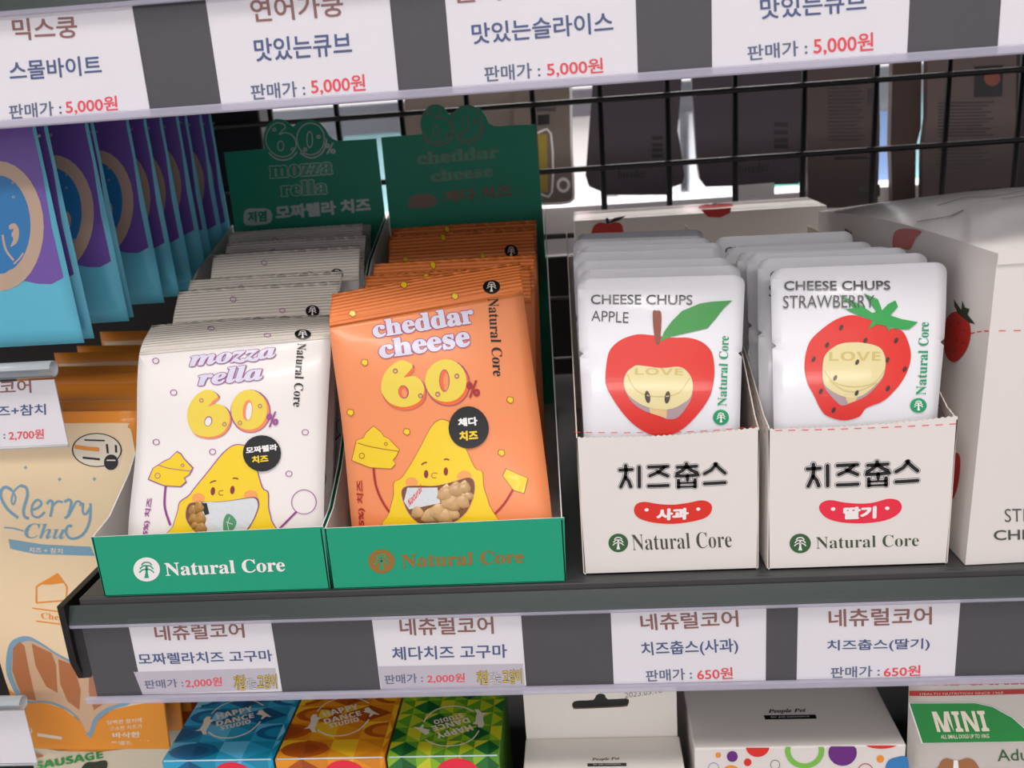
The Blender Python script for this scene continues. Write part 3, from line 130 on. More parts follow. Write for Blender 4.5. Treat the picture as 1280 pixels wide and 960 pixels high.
 'apple': ('apple',[('T','lettering','ink_grey',1,'CHEESE CHUPS',[7820,12136],[68974,11986],[7959,12726],0.012,0),('T','flavour_line','ink_grey',1,'APPLE',[7845,11180],[30271,11008],[8188,11779],-0.004,0),('Q','apple_picture','print_red_bright',1,[38161,10415,31783,10346,24427,10096,18785,9673,16524,9144,15319,8280,18765,7735,24140,7186,30559,6680,38056,6263,43758,6079,50455,6016,57155,6087,64775,6384,74211,7048,80715,7724,82879,8475,82398,9190,80229,9667,74619,10058,66357,10247,57241,10249,47239,10337]),('Q','apple_picture','stem_brown',3,[45085,11614,47345,11672,49862,11610,50275,11071,49218,10009,47933,9899,46757,10009,45450,10678]),('P','apple_picture','print_leaf',2,[49494,10045,51790,10524,56333,11070,62663,11647,73472,12071,80662,12171,92794,12236,87931,11821,83063,11248,78154,10732,66335,10492,56330,10301]),('Q','window','snack_mauve',3,[36047,8979,49861,8855,60946,8903,66519,8661,69542,8224,68940,7672,65669,7249,59999,6825,53360,6774,47700,6940,40178,7104,32739,7416,28214,7841,26552,8323,28557,8687,32332,8900]),('P','cheese_disc','print_stick',4,[42112,7283,53410,7267,52889,6807,48641,6907,42806,7039]),('Q','cheese_disc','print_disc',5,[36043,8966,49860,8842,60947,8890,66520,8648,69356,8224,68281,7673,62835,7375,56231,7190,47744,7184,38364,7349,29313,7780,26713,8263,28738,8674,32328,8888]),('T','cheese_disc','disc_shade',6,'𝗟𝗢𝗩𝗘',[33620,8582],[63277,8536],[33708,8867],0,0),('S','cheese_disc','disc_shade',6,47,1,[28998,8625,32072,8135,38500,7797,49707,7682,60956,7832,67655,8442]),('E','apple_picture','seed',6,[41277,7686,42948,7700,41801,7437]),('E','apple_picture','seed',6,[53639,7653,55306,7635,53022,7404]),('T','maker_lettering','print_green',1,'𝐍𝐚𝐭𝐮𝐫𝐚𝐥 𝐂𝐨𝐫𝐞',[91026,7239],[91391,10353],[85291,7262],0,0),('E','brand_logo','print_green',1,[87630,6761,92726,6746,87731,6421]),('P','brand_logo','paper',2,[87195,6863,88006,6861,88107,6672,88599,6536,86792,6542,87205,6675]),('S','brand_logo','paper',2,37,1,[85704,6887,86675,6953,88475,6948,89488,6877]),('S','brand_logo','paper',2,37,1,[85146,6791,86251,6862,87598,6871,88954,6856,90105,6777]),('S','brand_logo','paper',2,37,1,[84947,6693,86054,6760,87625,6778,89211,6751,90363,6677])]),
 'straw': ('straw',[('T','lettering','ink_grey',6,'CHEESE CHUPS',[7361,12379],[67621,12180],[7563,12915],0.012,0),('T','flavour_line','ink_grey',6,'STRAWBERRY',[6307,11365],[57941,11204],[6675,12065],-0.004,0),('Q','strawberry_picture','print_red_bright',1,[45050,10869,36504,10677,27236,10155,20822,9594,18241,8759,19415,8062,23876,7466,28479,6859,33082,6591,42235,6411,51203,6564,55453,6921,65801,7203,74327,7780,79003,8364,80337,8966,77855,9605,73912,10067,66587,10192,57879,10504,52153,10700]),('P','strawberry_picture','leaf_bright',4,[38128,12027,49462,11427,56750,10945,59334,11005,55198,11548,52309,12022,60237,11675,62495,11064,65857,11389,70214,11585,71577,11247,67223,10800,73757,10606,83301,10453,78287,10122,70968,10128,67297,10250,66641,10016,64391,10289,59327,10380,54331,10127,57159,10566,49314,10833,41575,11180,46556,11232]),('Q','window','snack_mauve',2,[46569,9565,37972,9494,30867,9137,28773,8733,28903,8042,31201,7649,37287,7199,41093,7044,47742,7183,55067,7417,62180,7892,65146,8278,65122,8874,61907,9293,55261,9484]),('P','cheese_disc','print_stick',3,[41609,7486,50542,7472,48471,7212,44041,7120]),('Q','cheese_disc','print_disc',3,[46572,9553,37974,9483,31012,9126,28918,8732,29049,8042,32659,7695,41657,7389,50607,7375,57858,7685,63516,8084,65283,8474,64975,8875,61767,9282,55266,9473]),('T','cheese_disc','disc_shade',4,'𝗟𝗢𝗩𝗘',[32371,8805],[62260,8756],[32295,9186],0,0),('S','cheese_disc','disc_shade',4,43,1,[29552,8432,35516,7952,47394,7758,59190,7896,65050,8396]),('S','cheese_disc','disc_shade',4,43,1,[32560,8035,41538,7632,50460,7599,60684,7894]),('E','strawberry_picture','seed',5,[39027,10266,39924,10227,38285,10139]),('E','strawberry_picture','seed',5,[53031,9631,53955,9596,52323,9513]),('E','strawberry_picture','seed',5,[70933,9610,71880,9575,70243,9491]),('E','strawberry_picture','seed',5,[31103,9478,32009,9442,30371,9362]),('E','strawberry_picture','seed',5,[23419,8897,24330,8864,22675,8790]),('E','strawberry_picture','seed',5,[66365,8792,67323,8761,65677,8684]),('E','strawberry_picture','seed',5,[76991,8415,77972,8384,76314,8309]),('E','strawberry_picture','seed',5,[27821,7626,28757,7594,27076,7521]),('E','strawberry_picture','seed',5,[67630,7671,68611,7640,66940,7567]),('E','strawberry_picture','seed',5,[35649,6871,36608,6838,34920,6760]),('E','strawberry_picture','seed',5,[48650,8724,49585,8692,47940,8618]),('E','strawberry_picture','seed',5,[36044,8126,36977,8095,35314,8022]),('E','strawberry_picture','seed',5,[49019,7523,49978,7492,48306,7419]),('T','maker_lettering','print_green',1,'𝐍𝐚𝐭𝐮𝐫𝐚𝐥 𝐂𝐨𝐫𝐞',[91253,7382],[89953,10451],[85183,7391],0,0),('E','brand_logo','print_green',1,[87273,6959,92452,6947,87650,6651]),('P','brand_logo','paper',2,[86748,7055,87563,7053,87828,6877,88435,6751,86619,6756,86921,6879]),('S','brand_logo','paper',2,36,1,[85235,7076,86148,7138,87956,7135,89035,7069]),('S','brand_logo','paper',2,36,1,[84760,6987,85803,7054,87146,7062,88518,7048,89743,6975]),('S','brand_logo','paper',2,36,1,[84645,6895,85696,6958,87253,6976,88868,6950,90087,6882])]),
 'bigside': ('bigside',[('Q','strawberry_picture','print_red_dull',1,[-3623,11704,-2948,11816,-2093,11622,-1743,10984,-2050,10179,-2983,9369,-3826,9264,-4337,9576,-4548,10293,-4504,11068,-4147,11464]),('P','strawberry_picture','leaf_dark',2,[-3831,12277,-3341,12097,-2920,11944,-2936,12401,-2580,12139,-2105,12169,-2257,11885,-1382,11608,-2076,11542,-2688,11631,-3261,11723,-3708,11970]),('E','strawberry_picture','seed',2,[-3894,10958,-3812,10977,-3884,10910]),('E','strawberry_picture','seed',2,[-3107,11266,-3027,11284,-3097,11219]),('E','strawberry_picture','seed',2,[-2377,11072,-2300,11090,-2367,11025]),('E','strawberry_picture','seed',2,[-3918,10385,-3835,10406,-3908,10337]),('E','strawberry_picture','seed',2,[-3077,10469,-2997,10489,-3067,10422]),('E','strawberry_picture','seed',2,[-2382,10460,-2304,10480,-2372,10413]),('E','strawberry_picture','seed',2,[-3231,9868,-3150,9889,-3221,9820]),('S','tear_line','print_red',1,51,0,[-1763,11076,-1350,11224]),('S','tear_line','print_red',1,50,0,[-1111,11306,-706,11427]),('S','tear_line','print_red',1,49,0,[-474,11507,-54,11608]),('Q','lid_strawberry','print_red_dull',1,[-12218,14347,-10873,14774,-8462,14958,-9114,14500,-9775,13801,-10835,13667,-12211,13530]),('Q','low_strawberry','print_red_dull',1,[-2181,4948,-1579,4921,-1477,3920,-1687,3039,-2114,2585,-2836,3895]),('S','leaf_mark','leaf_dark',2,141,1,[-20879,13425,-19836,13321,-19519,12963]),('S','leaf_mark','leaf_dark',2,141,1,[-19508,13445,-19949,13112,-20531,12934])]),
 'bigfront': ('bigfront',[('S','tear_line','print_red',1,40,0,[393,11607,701,11594]),('S','tear_line','print_red',1,40,0,[1053,11579,1361,11566]),('S','tear_line','print_red',1,40,0,[1713,11551,2021,11538]),('S','tear_line','print_red',1,40,0,[2372,11523,2680,11510]),('S','tear_line','print_red',1,40,0,[3031,11495,3338,11482]),('S','tear_line','print_red',1,40,0,[3689,11467,3996,11454]),('S','tear_line','print_red',1,40,0,[4346,11439,4653,11426]),('S','tear_line','print_red',1,40,0,[5003,11411,5309,11398]),('S','tear_line','print_red',1,40,0,[5659,11383,5965,11370]),('T','flavour_line','ink_grey',1,'STRAWBERRY',[1642,2186],[6583,2017],[1561,2867],-0.008,-0.008),('T','lettering','ink_charcoal',1,'CHEESE CHUPS',[1222,1251],[7443,1071],[1158,1786],0.012,0)]),
 'acarton': ('acarton',[('Q','apple_picture','print_red_dull',1,[1045,13178,1337,13543,1800,13637,2253,13487,2792,13591,3243,13426,3395,12957,3307,12194,1053,12331]),('P','apple_picture','ink_dark',2,[2087,13924,2272,13974,2381,13632,2728,13915,3646,14040,3178,13735,2408,13538,2131,13494]),('P','apple_picture','print_red_dull',1,[9315,14139,10440,14129,11577,14148,11486,13747,10736,13447,9835,13549])]),
 'acartontop': ('acartontop',[('Q','apple_picture','print_red_dull',1,[9766,35477,10465,36545,10794,35466,11464,36257,12193,35827,12040,34170,9649,33839]),('S','apple_picture','ink_dark',2,295,0,[10759,35780,11304,36803,11578,36489])]),
 'merry': ('merry',[('Q','cream_panel','bag_cream',1,[-35914,6603,-35253,7342,-26375,7251,-25597,6978,-25430,5925,-25604,-1014,-26431,-9828,-28972,-10956,-36066,-10489,-35761,-631]),('S','lettering','print_blue_pale',3,185,1,[-32933,1965,-33476,2478,-33754,3148,-33667,3593,-33351,3784,-33020,3584]),('S','lettering','print_blue_pale',3,111,1,[-33020,3584,-32866,3157,-33088,2745,-33153,3010,-32906,3532,-32475,3839]),('S','lettering','print_blue_pale',3,177,1,[-32475,3839,-32145,3713,-32143,3248,-32525,2439,-32513,2014,-32277,1938]),('S','lettering','print_blue_pale',3,139,1,[-32082,2402,-31659,2516,-31369,2766,-31569,2999,-31943,2697,-32051,2136,-31690,1970,-31262,2274]),('S','lettering','print_blue_pale',3,156,1,[-31070,2735,-30812,2930,-30714,2720,-30983,1979]),('S','lettering','print_blue_pale',3,128,1,[-30832,2509,-30415,2857,-30107,2788]),('S','lettering','print_blue_pale',3,156,1,[-30014,2803,-29698,2939,-29625,2693,-29935,1993,-30160,1870]),('S','lettering','print_blue_pale',3,128,1,[-29908,1954,-29623,2365,-29278,2809,-29046,2725]),('S','lettering','print_blue_pale',3,138,1,[-29152,2561,-28929,2682,-29030,2200,-28887,2025,-28528,2460,-28540,2666]),('S','lettering','print_blue_pale',3,159,1,[-28528,2460,-28756,1529,-29295,792,-29994,610,-30237,1001,-30031,1373,-29799,1363]),('T','lettering','print_blue_pale',3,'𝑪𝒉𝒖',[-32803,739],[-30380,586],[-32592,1666],0,0),('S','lettering','print_blue_pale',3,93,1,[-33927,1406,-33391,1356,-32751,1168]),('P','flavour_band','print_blue_pale',3,[-33799,702,-31799,335,-28949,61,-28796,-523,-30762,-351,-32384,-241,-33818,105]),('T','flavour_band','print_cream',4,'치즈 + 참치',[-32680,-132],[-30673,-277],[-32609,184],0.02,0),('O','round_sticker','ink_dark',4,[-27630,5726,-26173,5659,-27831,4738],0.946),('Q','round_sticker','print_cream',3,[-29092,5793,-28506,6486,-27409,6720,-26517,6393,-26242,5573,-26697,4596,-27817,4719,-28807,5055]),('S','round_sticker','print_orange',5,231,0,[-28879,5964,-28202,5843,-27475,5755]),('S','round_sticker','ink_dark',5,125,0,[-28532,5315,-27548,5180]),('E','round_sticker','ink_dark',5,[-26927,4989,-26509,4970,-27017,4538]),('S','round_sticker','print_cream',6,72,0,[-27165,5117,-26643,5094]),('S','round_sticker','ink_dark',5,88,0,[-28231,6338,-27067,6257]),('S','round_sticker','ink_dark',5,124,0,[-26976,6056,-27023,5518]),('S','round_sticker','ink_dark',5,124,0,[-26466,5987,-26528,5541]),('S','sparkles','print_blue_pale',3,73,0,[-32108,4856,-31896,4846]),('S','sparkles','print_blue_pale',3,72,0,[-30193,4128,-29981,4119]),('S','sparkles','print_blue_pale',3,72,0,[-28165,4057,-27954,4048]),('S','sparkles','print_blue_pale',3,72,0,[-31977,4960,-32027,4742]),('S','sparkles','print_blue_pale',3,72,0,[-30063,4233,-30111,4014]),('S','sparkles','print_blue_pale',3,72,0,[-28037,4162,-28082,3943]),('S','cheese_drawing','print_orange',3,102,0,[-32928,-3376,-32693,-2322,-31207,-1534,-30817,-2389,-31052,-3263,-32928,-3376]),('P','cheese_drawing','print_orange',3,[-32580,-2185,-31200,-1500,-30924,-2122,-31846,-2211]),('S','cheese_drawing','print_orange',3,86,0,[-33254,-3722,-31572,-3994]),('S','cheese_drawing','print_orange',3,87,0,[-33197,-4586,-31748,-4814]),('T','cheese_drawing','print_orange',3,'𝐂𝐡𝐞𝐞𝐬𝐞',[-32860,-4417],[-30885,-4662],[-32773,-4025],0,0),('P','orange_panel','bag_amber',2,[-38019,-9433,-36837,-9357,-36272,-9426,-35877,-9812,-35603,-10303,-34159,-10340,-32993,-10747,-32141,-11742,-31856,-13173,-30988,-11770,-29860,-10933,-28667,-10695,-26547,-10429,-26540,-11446,-26838,-14276,-27395,-14686,-32141,-14554,-35948,-13972,-38377,-13361]),('Q','window','print_blue_pale',3,[-35603,-10303,-36067,-8633,-35913,-7477,-35386,-6243,-34750,-5747,-33964,-5618,-33211,-6052,-32253,-6856,-31058,-7463,-29683,-7192,-28353,-7594,-27831,-8547,-28029,-9594,-28636,-10536,-29860,-10933,-30988,-11770,-31856,-13173,-32141,-11742,-32993,-10747,-34159,-10340]),('Q','window','snack_tan',4,[-35252,-10151,-35673,-8650,-35535,-7610,-35064,-6497,-34491,-6050,-33783,-5933,-33105,-6325,-32241,-7049,-31165,-7596,-29925,-7352,-28727,-7714,-28258,-8573,-28439,-9516,-28987,-10362,-30089,-10719,-31104,-11470,-31885,-12728,-32141,-11445,-32906,-10551,-33955,-10185]),('P','window','snack_brown',5,[-35151,-6457,-34609,-5957,-34349,-6275,-34464,-8044,-34556,-10168,-35409,-10092,-35561,-8859,-35606,-8011]),('P','window','snack_brown',5,[-33833,-6084,-32700,-6739,-32597,-7574,-32980,-9568,-33603,-9125,-33943,-7639]),('P','window','snack_brown',5,[-32366,-7164,-31466,-7607,-31460,-9396,-31913,-10882,-32496,-10222,-32653,-8939]),('P','window','snack_brown',5,[-30548,-7738,-29401,-7667,-29482,-9027,-30346,-10492,-31005,-10905,-30988,-9515]),('P','window','snack_brown',5,[-28934,-7681,-28360,-8114,-28433,-9478,-29069,-10311,-29188,-9457]),('T','weight_mark','print_cream',3,'𝟱𝟬𝗴',[-36344,-12685],[-35539,-12814],[-36250,-12191],0,0),('P','weight_mark','print_cream',3,[-35205,-12766,-33681,-13043,-33716,-13297,-35286,-13041]),('T','small_print','print_cream',3,'담백한 참치에',[-30454,-12087],[-28259,-11966],[-30385,-11741],0.01,0),('T','small_print','print_cream',3,'고소한 치즈가',[-30425,-12568],[-28347,-12431],[-30360,-12242],0.01,0),('T','small_print','print_cream',3,'바삭한',[-30376,-13151],[-28649,-13113],[-30292,-12725],0.03,0),('T','small_print','print_cream',3,'특별한 간식',[-30661,-13751],[-28223,-13672],[-30599,-13443],0.01,0)]),
 'sausage': ('sausage',[('T','lettering','leaf_bright',1,'𝗦𝗔𝗨𝗦𝗔𝗚𝗘',[-37217,-16796],[-32492,-16003],[-37163,-16234],0.02,0),('Q','leafy_picture','leaf_dark',1,[-34132,-16786,-33679,-16328,-33058,-16282,-32426,-16179,-32282,-16472,-32715,-17107,-34052,-17140]),('Q','leafy_picture','snack_brown',1,[-39771,-15560,-38160,-15280,-36997,-15584,-36533,-15803,-38031,-16064,-39882,-16026])]),
 'blue': ('blue',[('P','purple_panel','bag_purple',1,[-31464,24987,-26844,24666,-27059,23287,-27038,21405,-27194,18584,-27182,15852,-27885,15545,-28588,15616,-29261,15824,-30392,15840,-31689,15615,-33846,15740]),('P','ring_picture','print_tan',2,[-32335,17002,-32166,16466,-31908,16018,-31570,15675,-31167,15452,-30713,15358,-30229,15398,-29733,15569,-29247,15863,-28788,16268,-28376,16767,-28027,17339,-27752,17960,-27562,18607,-27464,19254,-27458,19877,-27546,20453,-27723,20961,-27981,21383,-28310,21705,-28699,21915,-29133,22006,-29597,21974,-30074,21821,-30547,21551,-30997,21173,-31410,20700,-31767,20150,-32057,19541,-32265,18897,-32384,18242,-32408,17602]),('P','ring_picture','bag_blue',3,[-28208,18743,-28129,19233,-28118,19705,-28174,20142,-28294,20528,-28475,20849,-28708,21093,-28985,21252,-29296,21320,-29630,21294,-29974,21175,-30316,20968,-30643,20679,-30942,20318,-31203,19900,-31414,19438,-31568,18951,-31658,18456,-31679,17974,-31631,17523,-31515,17122,-31335,16786,-31098,16529,-30813,16363,-30491,16294,-30146,16324,-29792,16452,-29442,16674,-29111,16978,-28812,17354,-28555,17785,-28352,18254]),('S','lobster_picture','print_tan',4,120,1,[-29747,18356,-29776,17580,-29509,16976]),('Q','lobster_picture','print_tan',4,[-29285,18809,-28963,18886,-28852,18494,-29084,17928,-29491,17709,-29251,18083,-29296,18328,-29109,18606,-29314,18599]),('S','lobster_picture','print_tan',4,80,1,[-29554,16782,-29183,17055,-28915,17333]),('S','lobster_picture','print_tan',4,81,1,[-30073,16319,-29622,16490,-29284,16173]),('S','lobster_picture','print_tan',4,81,0,[-30040,16019,-29509,16087]),('O','ring_picture','print_tan',4,[-28596,20901,-28527,20896,-28611,20836],0.571),('O','ring_picture','print_tan',4,[-28738,20204,-28669,20200,-28753,20139],0.571),('O','ring_picture','print_tan',4,[-26771,23041,-26703,23036,-26785,22978],0.571)]),
 'happytop': ('happytop',[('T','lettering','print_cream',3,'𝗛𝗔𝗣𝗣𝗬',[-22651,4621],[-20699,5312],[-22934,5102],0.02,0.02),('T','lettering','print_cream',3,'𝗗𝗔𝗡𝗖𝗘',[-22444,3948],[-20428,4698],[-22672,4398],0.02,0.02),('T','lettering','print_cream',3,'𝗦𝗧𝗨𝗗𝗜𝗢',[-22047,3555],[-20454,4161],[-22225,3942],0.02,0.02),('S','logo_ring','print_cream',3,96,1,[-22750,3442,-22147,3023,-21562,2873,-20939,2943,-20363,3325,-20066,3856,-19945,4310]),('S','logo_ring','print_cream',3,74,1,[-23216,5149,-22946,5834,-22369,6305,-21536,6423,-20855,6250,-20256,5837]),('P','dog_silhouettes','print_cream',3,[-23469,4610,-23393,4889,-23138,4862,-23106,4617,-22774,4541,-22931,4313,-22925,3854,-22942,3582,-22754,3218,-22995,3225,-23237,3573,-23602,3558,-23371,3731,-23349,4142]),('P','dog_silhouettes','print_cream',3,[-20424,5312,-20223,5449,-20037,5251,-19700,4955,-19381,4710,-19762,4769,-19915,4494,-20006,4590,-19970,4851,-20452,5028,-20330,5119])]),
 'tabtop': ('tabtop',[('T','lettering','print_black',1,'𝑷𝒆𝒐𝒑𝒍𝒆 𝑷𝒆𝒕',[-697,1927],[829,1967],[-706,2209],0.01,0),('P','lettering','print_black',1,[-963,1767,1170,1758,1163,1504,-951,1522]),('T','lettering','paper',2,'for pet commerce',[-629,1581],[848,1588],[-626,1725],0,0)]),
 'tab': ('tab',[('T','date_stamp','ink_grey',1,'2023.03.10',[1303,-9394],[3372,-9109],[1299,-9072],-0.012,-0.012)]),
 'dottop': ('dottop',[('T','lettering','print_black',1,'𝑷𝒆𝒐𝒑𝒍𝒆 𝑷𝒆𝒕',[9156,3770],[11225,3797],[9222,4185],0.01,0),('P','lettering','print_black',1,[8879,3657,11693,3636,11665,3277,8899,3295]),('T','lettering','paper',2,'for pet commerce',[9228,3380],[11307,3384],[9252,3572],0,0)]),
 'dotfront': ('dotfront',[('E','coloured_dots','print_orange',1,[6010,-10918,6155,-10921,6009,-11092]),('E','coloured_dots','print_violet',1,[6744,-11020,7032,-11026,6743,-11367]),('E','coloured_dots','print_red',1,[7549,-11401,7751,-11405,7550,-11645]),('P','coloured_dots','print_red',1,[8675,-10510,8646,-10642,8561,-10822,8426,-10964,8255,-11054,8065,-11082,7874,-11046,7702,-10949,7565,-10801,7478,-10617,7447,-10483,7477,-10484,7565,-10486,7701,-10488,7872,-10492,8062,-10496,8251,-10500,8423,-10504,8558,-10507,8645,-10509]),('O','coloured_dots','ink_grey',1,[8986,-11586,9244,-11591,8989,-11899],0.889),('O','coloured_dots','print_blue',1,[5759,-11731,6049,-11737,5756,-12082],0.9),('E','coloured_dots','print_orange',1,[6684,-12187,7190,-12197,6682,-12804]),('H','coloured_dots','print_lime',1,[11519,-10742,11486,-11060,11372,-11352,11187,-11594,10945,-11765,10667,-11851,10374,-11845,10091,-11748,9842,-11567,9647,-11317,9521,-11019,9475,-10698,9513,-10476,9634,-10479,9825,-10483,10070,-10488,10349,-10494,10639,-10501,10918,-10507,11162,-10512,11352,-10516,11472,-10519],[11236,-10736,11211,-10966,11129,-11176,10995,-11350,10821,-11474,10620,-11536,10409,-11531,10205,-11461,10025,-11331,9884,-11151,9793,-10936,9760,-10704,9786,-10482,9873,-10484,10011,-10487,10188,-10491,10389,-10495,10599,-10500,10800,-10504,10977,-10508,11114,-10511,11201,-10513]),('P','coloured_dots','print_violet',1,[13189,-10915,13162,-11168,13066,-11396,12909,-11576,12708,-11689,12481,-11726,12252,-11680,12043,-11558,11874,-11372,11763,-11139,11721,-10883,11750,-10630,11850,-10493,12013,-10496,12217,-10501,12444,-10506,12670,-10511,12874,-10515,13036,-10519,13145,-10660]),('P','coloured_dots','print_red',1,[15248,-10516,15207,-10515,15091,-10576,14909,-10647,14676,-10691,14417,-10702,14157,-10680,13920,-10626,13731,-10547,13609,-10480,13567,-10479,13609,-10480,13728,-10483,13914,-10487,14149,-10492,14409,-10498,14668,-10503,14902,-10508,15088,-10512,15207,-10515]),('E','coloured_dots','print_orange',1,[14402,-11334,14599,-11338,14412,-11575]),('O','coloured_dots','print_red_deep',1,[13670,-12095,14080,-12103,13689,-12599],0.897),('Q','coloured_dots','print_blue',1,[14697,-11994,14802,-11479,15143,-11264,15774,-11277,15841,-12622,15067,-12695])]),
 'mini': ('mini',[('T','lettering','print_red_deep',1,'𝗥𝗢𝗬𝗔𝗟 𝗖𝗔𝗡𝗜𝗡',[15060,-7471],[22043,-7368],[14974,-6749],0.02,0),('P','red_band','print_red_deep',1,[15129,-7816,22172,-7647,22195,-7912,15249,-8100]),('T','red_band','print_tan',2,'HEALTH NUTRITION SINCE 1968',[16469,-8004],[20549,-7907],[16456,-7876],0,0),('P','green_panel','paper',1,[15891,-8484,17568,-8440,19193,-8416,20075,-8647,21098,-9295,21924,-10126,22079,-10675,19137,-10744,16620,-10851]),('P','green_panel','green_deep',2,[15974,-8509,17610,-8467,19196,-8443,20056,-8668,21054,-9300,21860,-10111,22011,-10647,19141,-10714,16686,-10818]),('T','green_panel','print_cream',3,'𝗠𝗜𝗡𝗜',[17379,-10139],[19958,-10055],[17064,-8953],0.01,0),('T','green_panel','print_cream',3,'ALL SMALL DOGS UP TO 10KG',[17585,-10536],[19960,-10445],[17550,-10300],0.01,0),('T','small_lettering','leaf_green',1,'Adult',[20454,-11834],[22530,-11731],[20371,-11160],0.0,0),('Q','dog_picture','print_dog',1,[17534,-12589,17561,-12122,17680,-11844,17914,-11696,18244,-11789,18569,-11809,18883,-11670,19212,-11756,19461,-12079,19542,-12627]),('P','dog_picture','paper',2,[18255,-11789,18460,-11794,18578,-12609,18252,-12603])]),
 'hang2': ('hang',[('T','lettering','ink_dark',1,'𝐛𝐫𝐞𝐞𝐝𝐞𝐫',[3772,15644],[6259,15554],[3800,16390],0,0),('P','barcode','ink_dark',1,[6931,19166,7905,19100,7898,18788,6922,18854]),('P','barcode','ink_dark',1,[6915,18558,7891,18493,7884,18180,6906,18245]),('P','barcode','ink_dark',1,[6903,18123,7881,18058,7874,17743,6895,17808]),('P','barcode','ink_dark',1,[6889,17598,7869,17533,7862,17218,6881,17283])]),
 'hang3': ('hang',[('T','lettering','ink_dark',1,'𝐛𝐫𝐞𝐞𝐝𝐞𝐫',[14602,15332],[17256,15424],[14602,16125],0,0),('P','white_label','paper',1,[14424,14334,17743,14387,17755,13177,14423,13174]),('P','barcode','ink_dark',1,[17653,19645,18870,19562,18875,19186,17657,19268]),('P','barcode','ink_dark',1,[17660,18960,18880,18877,18885,18499,17664,18581]),('P','barcode','ink_dark',1,[17667,18271,18890,18189,18895,17809,17671,17891]),('P','barcode','ink_dark',1,[17673,17752,18897,17670,18903,17289,17677,17371])]),
 'hang1': ('hang',[('P','yellow_insert','print_mustard',2,[-3277,19993,-2432,19936,-2640,14835,-3372,14882]),('O','hang_hole','paper',3,[-1201,15374,-582,15334,-1237,14691],0.588),('S','plastic_rim','paper',1,217,1,[-25,24775,-270,18951,-287,15045,-679,13805,-3438,13798]),('S','plastic_rim','paper',1,181,1,[-3269,20114,-2069,19981,-2275,14812,-3380,14738]),('S','lettering','ink_grey',2,105,0,[-3281,22246,-1496,22175]),('S','lettering','ink_grey',2,105,0,[-3292,22075,-1506,22003]),('P','lettering','ink_dark',2,[-3173,21670,-2097,21682,-2147,20821,-3227,20808])]),
 'hang4': ('hang',[('S','small_print','ink_dim',1,101,0,[22243,22781,25307,22625]),('S','small_print','ink_dim',1,102,0,[22251,22474,25013,22333]),('S','small_print','ink_dim',1,101,0,[22259,22166,24717,22041]),('S','small_print','ink_dim',1,101,0,[22267,21857,25188,21710]),('S','small_print','ink_dim',1,101,0,[22275,21548,24892,21416]),('S','small_print','ink_dim',1,102,0,[22284,21238,25364,21084]),('S','small_print','ink_dim',1,102,0,[22292,20927,25068,20789]),('S','small_print','ink_dim',1,102,0,[22300,20616,24771,20493]),('S','small_print','ink_dim',1,102,0,[22308,20304,25244,20159]),('S','small_print','ink_dim',1,103,0,[22316,19991,24947,19862]),('S','small_print','ink_dim',1,102,0,[22325,19677,25422,19527]),('S','small_print','ink_dim',1,103,0,[22333,19363,25124,19228]),('S','small_print','ink_dim',1,103,0,[22341,19049,24825,18929]),('S','small_print','ink_dim',1,103,0,[22349,18733,25302,18592]),('S','small_print','ink_dim',1,103,0,[22358,18417,25003,18291]),('S','small_print','ink_dim',1,103,0,[22366,18100,25480,17952]),('S','small_print','ink_dim',1,104,0,[22374,17783,25181,17650]),('P','barcode','ink_dim',1,[25028,13600,27037,13612,27081,12549,25066,12535]),('P','stamp_mark','ink_dim',1,[25672,21958,26097,21928,26147,20670,25720,20700]),('S','small_print','ink_dark',1,104,0,[22942,16101,26074,15957]),('S','small_print','ink_dark',1,104,0,[22938,16223,25757,16094])]),
 'hang5': ('hang',[('S','small_print','ink_dim',1,101,0,[31679,20287,36403,20053]),('S','small_print','ink_dim',1,101,0,[31695,20010,35952,19800]),('S','small_print','ink_dim',1,102,0,[31711,19732,35500,19546]),('S','small_print','ink_dim',1,101,0,[31728,19453,36229,19233]),('S','small_print','ink_dim',1,101,0,[31744,19174,35777,18978]),('S','small_print','ink_dim',1,102,0,[31760,18895,36506,18665]),('S','small_print','ink_dim',1,102,0,[31777,18615,36054,18408]),('S','small_print','ink_dim',1,102,0,[31793,18334,35600,18151]),('S','small_print','ink_dim',1,102,0,[31810,18053,36332,17837]),('S','small_print','ink_dim',1,103,0,[31826,17771,35878,17579]),('S','small_print','ink_dim',1,103,0,[31843,17489,36611,17263]),('S','small_print','ink_dim',1,103,0,[31878,16889,36401,16677]),('S','small_print','ink_dim',1,103,0,[31896,16582,35972,16391]),('S','small_print','ink_dim',1,103,0,[31914,16274,35542,16105]),('S','small_print','ink_dim',1,103,0,[31932,15965,36243,15766]),('S','small_print','ink_dim',1,103,0,[31950,15656,35812,15479]),('S','small_print','ink_dim',1,103,0,[31968,15346,36515,15138]),('S','small_print','ink_dim',1,104,0,[31986,15036,36084,14849]),('S','small_print','ink_dim',1,104,0,[32005,14724,35652,14560]),('P','food_picture','ink_dark',1,[34514,23113,36923,23055,37038,20497,34689,20578]),('E','food_picture','stem_brown',2,[36087,22050,36756,22003,36136,21388]),('P','barcode','ink_dim',1,[34888,12704,37552,12708,37634,11649,34956,11695])]),
}
